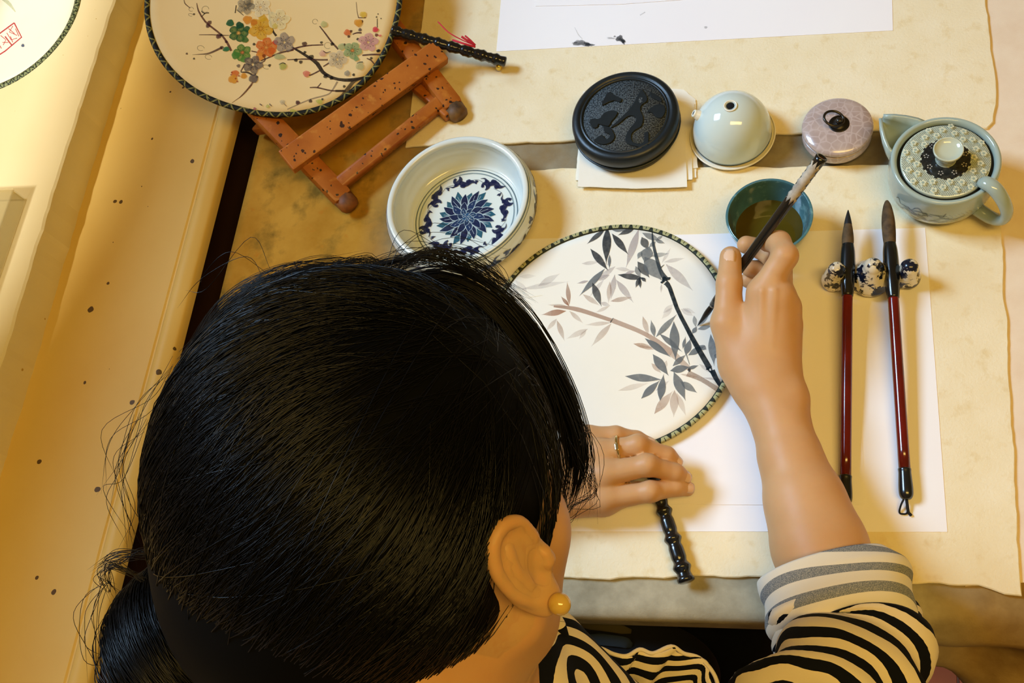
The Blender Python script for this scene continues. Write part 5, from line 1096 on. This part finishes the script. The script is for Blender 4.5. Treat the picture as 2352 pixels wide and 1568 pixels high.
# ------------------------------------------------------------------ striped shirt
def stripe_mat(name, ca, cb_, duty=.5, weave=0, ns=14, na=.22):
    M = bpy.data.materials.new(name); M.use_nodes = True; nt = M.node_tree; b = nt.nodes['Principled BSDF']; L = nt.links.new
    at_ = nt.nodes.new('ShaderNodeAttribute'); at_.attribute_name = 's'; tc = nt.nodes.new('ShaderNodeTexCoord')
    n_ = nt.nodes.new('ShaderNodeTexNoise'); n_.inputs['Scale'].default_value = ns; n_.inputs['Detail'].default_value = 1; L(tc.outputs['Object'], n_.inputs['Vector'])
    def ma(op, a, c=None):
        q = nt.nodes.new('ShaderNodeMath'); q.operation = op
        for i, v in enumerate((a, c)):
            if v is None: continue
            if isinstance(v, (int, float)): q.inputs[i].default_value = v
            else: L(v, q.inputs[i])
        return q.outputs[0]
    s = ma('ADD', at_.outputs['Fac'], ma('MULTIPLY', ma('SUBTRACT', n_.outputs['Fac'], .5), na*10))
    f = ma('LESS_THAN', ma('FRACT', s), duty)
    x = nt.nodes.new('ShaderNodeMix'); x.data_type = 'RGBA'; L(f, x.inputs[0]); x.inputs[6].default_value = (*lin(ca), 1); x.inputs[7].default_value = (*lin(cb_), 1); colr = x.outputs[2]
    if weave:
        n2 = nt.nodes.new('ShaderNodeTexNoise'); n2.inputs['Scale'].default_value = 2200; n2.inputs['Detail'].default_value = 3; L(tc.outputs['Object'], n2.inputs['Vector'])
        y = nt.nodes.new('ShaderNodeMix'); y.data_type = 'RGBA'; L(ma('MULTIPLY', f, ma('MULTIPLY', ma('GREATER_THAN', n2.outputs['Fac'], .52), .35)), y.inputs[0]); L(colr, y.inputs[6]); y.inputs[7].default_value = (*lin(ca), 1); colr = y.outputs[2]
    L(colr, b.inputs['Base Color']); b.inputs['Roughness'].default_value = .9; b.inputs['Specular IOR Level'].default_value = .15
    n3 = nt.nodes.new('ShaderNodeTexNoise'); n3.inputs['Scale'].default_value = 900; n3.inputs['Detail'].default_value = 3; L(tc.outputs['Object'], n3.inputs['Vector'])
    bp = nt.nodes.new('ShaderNodeBump'); bp.inputs['Strength'].default_value = .2; bp.inputs['Distance'].default_value = .0005; L(n3.outputs['Fac'], bp.inputs['Height']); L(bp.outputs[0], b.inputs['Normal'])
    return M
M_str = stripe_mat('navy_cream_stripes', 'e8dcc4', '0c0f18', .50, 0, 20, .15); M_cuff = stripe_mat('grey_white_stripes', 'ebe4d2', '70777c', .44, 1, 10, .03); M_hem = mat('cream_hem', 'e6dccb', .9)
RDG = [A(1268, 1452, .185), A(1290, 1530, .180), A(1330, 1620, .165), A(1400, 1750, .150)]
def shirt_sdf(P):
    d = torso_sdf(P)-.010
    d = smin(d, chain(P, RDG, [.0125, .018, .026, .034], .01), .014)
    w = .0035*np.sin(P[:, 0]*90+P[:, 2]*40)*np.sin(P[:, 1]*35+P[:, 0]*20)+.002*np.sin(P[:, 2]*120+P[:, 0]*30)
    d = d+w
    nk = chain(P, [NB-sp_ax*.02, hl_(-.030, 0, -.110), hl_(-.01, 0, -.03)], [.056, .052, .09], .01)-.002
    d = np.maximum(d, -nk)
    # sleeves below the elbows are separate tubes; stop at the waist
    d = np.maximum(d, -(P-np.asarray(PV-sp_ax*.06, np.float32))@np.asarray(sp_ax, np.float32))
    for e_, s_0 in ((ER, SR), (EL, SL)):
        ax_ = nrm(e_-s_0); m_ = s_0+(e_-s_0)*.55; q = (P-np.asarray(m_, np.float32))@np.asarray(ax_, np.float32); side = np.linalg.norm(P-np.asarray(m_, np.float32)-q[:, None]*np.asarray(ax_, np.float32), axis=1)
        d = np.where((side < .11), np.maximum(d, q), d)
    return d
V, Fc = surface_nets(shirt_sdf, (-.46, -.44, -.32), (.09, .13, .24), .005)
rl0, rl1 = A(1232, 1640, .19), A(1330, 1860, .12)
tl_ = np.clip(((V-rl0)@(rl1-rl0))/((rl1-rl0)@(rl1-rl0)), 0, 1.5); sd1 = np.linalg.norm(V-rl0-tl_[:, None]*(rl1-rl0), axis=1)
shirt = obj('shirt', V, Fc, M_str, pr, attr={'s': sd1/.0090})
def sleeve(name, pp_, rads, m_, per, ph=0, nn=64, kk=56, fold=1.0, parent=pr, skew=.0):
    """cloth tube along wrist -> elbow -> shoulder with gathers"""
    pth = spline(pp_, 80); L0 = np.r_[0, np.cumsum(np.linalg.norm(np.diff(pth, axis=0), axis=1))]; L0 /= L0[-1]
    ts = np.linspace(0, 1, kk); P = np.stack([np.interp(ts, L0, pth[:, i]) for i in range(3)], 1); tg = np.gradient(P, axis=0); tg /= np.linalg.norm(tg, axis=1)[:, None]
    r_ = np.interp(np.linspace(0, 1, kk), np.linspace(0, 1, len(rads)), rads); V, S = [], []; total = np.linalg.norm(np.diff(pth, axis=0), axis=1).sum()
    a = np.linspace(0, 2*np.pi, nn, endpoint=False); uu = np.array([0, 0, 1.])
    for i in range(kk):
        s = nrm(np.cross(tg[i], uu)); u = np.cross(s, tg[i]); d_ = ts[i]*total
        w = fold*(.0030*np.sin(2*a+d_*70+ph)+.0022*np.sin(a*1+d_*150+ph*2)+.0016*np.sin(3*a-d_*110)+.0026*np.sin(d_*210+1.5*np.sin(a+ph)))
        V.append(P[i]+(r_[i]+w)[:, None]*(np.cos(a)[:, None]*s+np.sin(a)[:, None]*u*.88)); S.append(d_/per+skew*np.sin(a+.8)+fold*.25*np.sin(2*a+d_*60))
    V = np.concatenate(V); S = np.concatenate(S); Fc = [(i*nn+j, i*nn+(j+1) % nn, (i+1)*nn+(j+1) % nn, (i+1)*nn+j) for i in range(kk-1) for j in range(nn)]
    o = obj(name, V, Fc, m_, parent, attr={'s': S}); md = o.modifiers.new('t', 'SOLIDIFY'); md.thickness = .0012; md.offset = -1; return o
CU = [A(1895, 1303, .050), A(1916, 1360, .052), A(1940, 1425, .055), A(1950, 1462, .057)]
sleeve('right_cuff', CU, [.0440, .0485, .0500, .0500, .0485, .0455], M_cuff, .0165, 1.1, kk=40, fold=.5, skew=.55)
sleeve('right_sleeve', [A(1925, 1385, .055), A(1945, 1440, .058), A(1962, 1500, .066), A(1935, 1580, .085), SR*.6+ER*.4+[0, 0, .02], SR*.9+ER*.1+[0, 0, .008], SR], [.036, .047, .054, .057, .060, .060], M_str, .0150, .4, fold=1.7, skew=1.0)
sleeve('left_cuff', [np.array([-.265, .150, .045]), np.array([-.305, .132, .048]), np.array([-.335, .117, .050])], [.040, .046, .048, .045], M_cuff, .0165, .3, kk=36, fold=.5, skew=.4)
sleeve('left_sleeve', [np.array([-.32, .125, .05]), EL+[0, 0, .006], EL*.6+SL*.4, SL], [.042, .050, .055, .060], M_str, .0125, .9, skew=.6)
# open front edge of the shirt hanging in soft waves, with its pale hem
hem = [(1338, 1498, .145), (1375, 1488, .140), (1410, 1502, .135), (1440, 1506, .132), (1470, 1491, .128), (1500, 1500, .125), (1542, 1484, .120), (1570, 1500, .115), (1605, 1510, .110), (1635, 1540, .105), (1650, 1580, .10), (1655, 1660, .09)]
e_ = spline([A(*q) for q in hem], 60); V, S = [], []
for j in range(14):
    t = j/13
    for i, p in enumerate(e_): V.append(p+np.array([-.020*t, -.055*t, -.075*t+.010*math.sin(t*3)])+np.array([.003*math.sin(i*.5+t*7), 0, .005*math.sin(i*.55)*t])); S.append(t*7.0+.35*math.sin(i*.35+t*4)+i*.03)
k = len(e_); Fc = [(j*k+i, j*k+i+1, (j+1)*k+i+1, (j+1)*k+i) for j in range(13) for i in range(k-1)]
o = obj('shirt_front', V, Fc, M_str, pr, attr={'s': S}); md = o.modifiers.new('t', 'SOLIDIFY'); md.thickness = .0012
obj('hem', *tube(e_, .0014, 8), M_hem, o)
# collar edge by the neck
cl = spline([A(1214, 1520, .205), A(1216, 1462, .207), A(1236, 1424, .209), A(1262, 1416, .208), A(1282, 1432, .203), A(1296, 1462, .197)], 40)
obj('collar', *tube(cl, np.interp(np.linspace(0, 1, len(cl)), [0, .3, .7, 1], [.004, .0048, .0046, .003]), 12), stripe_mat('collar_cloth', 'e8dcc4', '0c0f18', .6), pr, attr={'s': np.repeat(np.linspace(0, 2.2, len(cl)), 12)})
# trousers and shoes
M_tr = mat('dark_trousers', '0d0f14', .9, .1, c2='13151b', nscale=40)
V, Fc = surface_nets(lambda P: np.maximum(legs_sdf(P)-.008, -.69-P[:, 2]), (-.40, -.43, -.72), (.05, .22, -.06), .009); obj('trousers', V, Fc, M_tr, pr)
for a_ in AN:
    V, Fc = surface_nets(lambda P: np.maximum(smin(cone_sdf(P, a_+[0, -.02, -.045], a_+[0, .13, -.055], .038, .034), cone_sdf(P, a_, a_+[0, 0, -.03], .042, .042), .02), -.7465-P[:, 2]), a_+[-.07, -.09, -.08], a_+[.07, .19, .04], .006); obj('shoe', V, Fc, mat('black_shoe', '0c0c0d', .5), pr)
# stool she sits on
sl = thing('stool', 'plain dark wooden stool under the seated person', 'stool', (-.175, -.28, -.75)); M_st = mat('stool_wood', '4a2614', .5, c2='381a0c', nscale=12)
obj('seat', *box((-.175, -.28, -.353), (.36, .30, .03), None, .006), M_st, sl, smooth=False)
for x in (-1, 1):
    for y in (-1, 1): obj('leg', *box((-.175+x*.15, -.28+y*.12, -.559), (.032, .032, .382), None, .003), M_st, sl, smooth=False)
    obj('stretcher', *box((-.175+x*.15, -.28, -.60), (.02, .21, .02), None, .002), M_st, sl, smooth=False)
# dark bag on the lap
def bag_sdf(P): return smin(ell_sdf(P, (-.165, .062, -.105), np.eye(3), (.11, .042, .050)), ell_sdf(P, (-.13, .066, -.115), np.eye(3), (.08, .04, .045)), .03)
bg = thing('shoulder_bag', 'black soft bag with olive flap on the lap below the desk edge', 'bag', (-.165, .075, -.16))
V, Fc = surface_nets(bag_sdf, (-.29, .0, -.18), (-.03, .13, -.03), .004); obj('bag_body', V, Fc, mat('black_fabric', '0a0a0c', .9), bg)
def bag_strip(pts, w): 
    P = spline([A(*q) for q in pts], 24); return tube(P, np.interp(np.linspace(0, 1, len(P)), [0, .3, .8, 1], [w*.2, w, w*.9, w*.4]), 12, True, .25)
obj('olive_flap', *bag_strip([(1315, 1432, -.058), (1360, 1434, -.055), (1410, 1441, -.057), (1450, 1450, -.063)], .0045), mat('olive_cloth', '40381c', .9), bg)
obj('grey_strap', *bag_strip([(1320, 1462, -.058), (1380, 1468, -.055), (1430, 1474, -.056), (1452, 1482, -.060)], .0050), mat('slate_cloth', '283238', .9), bg)
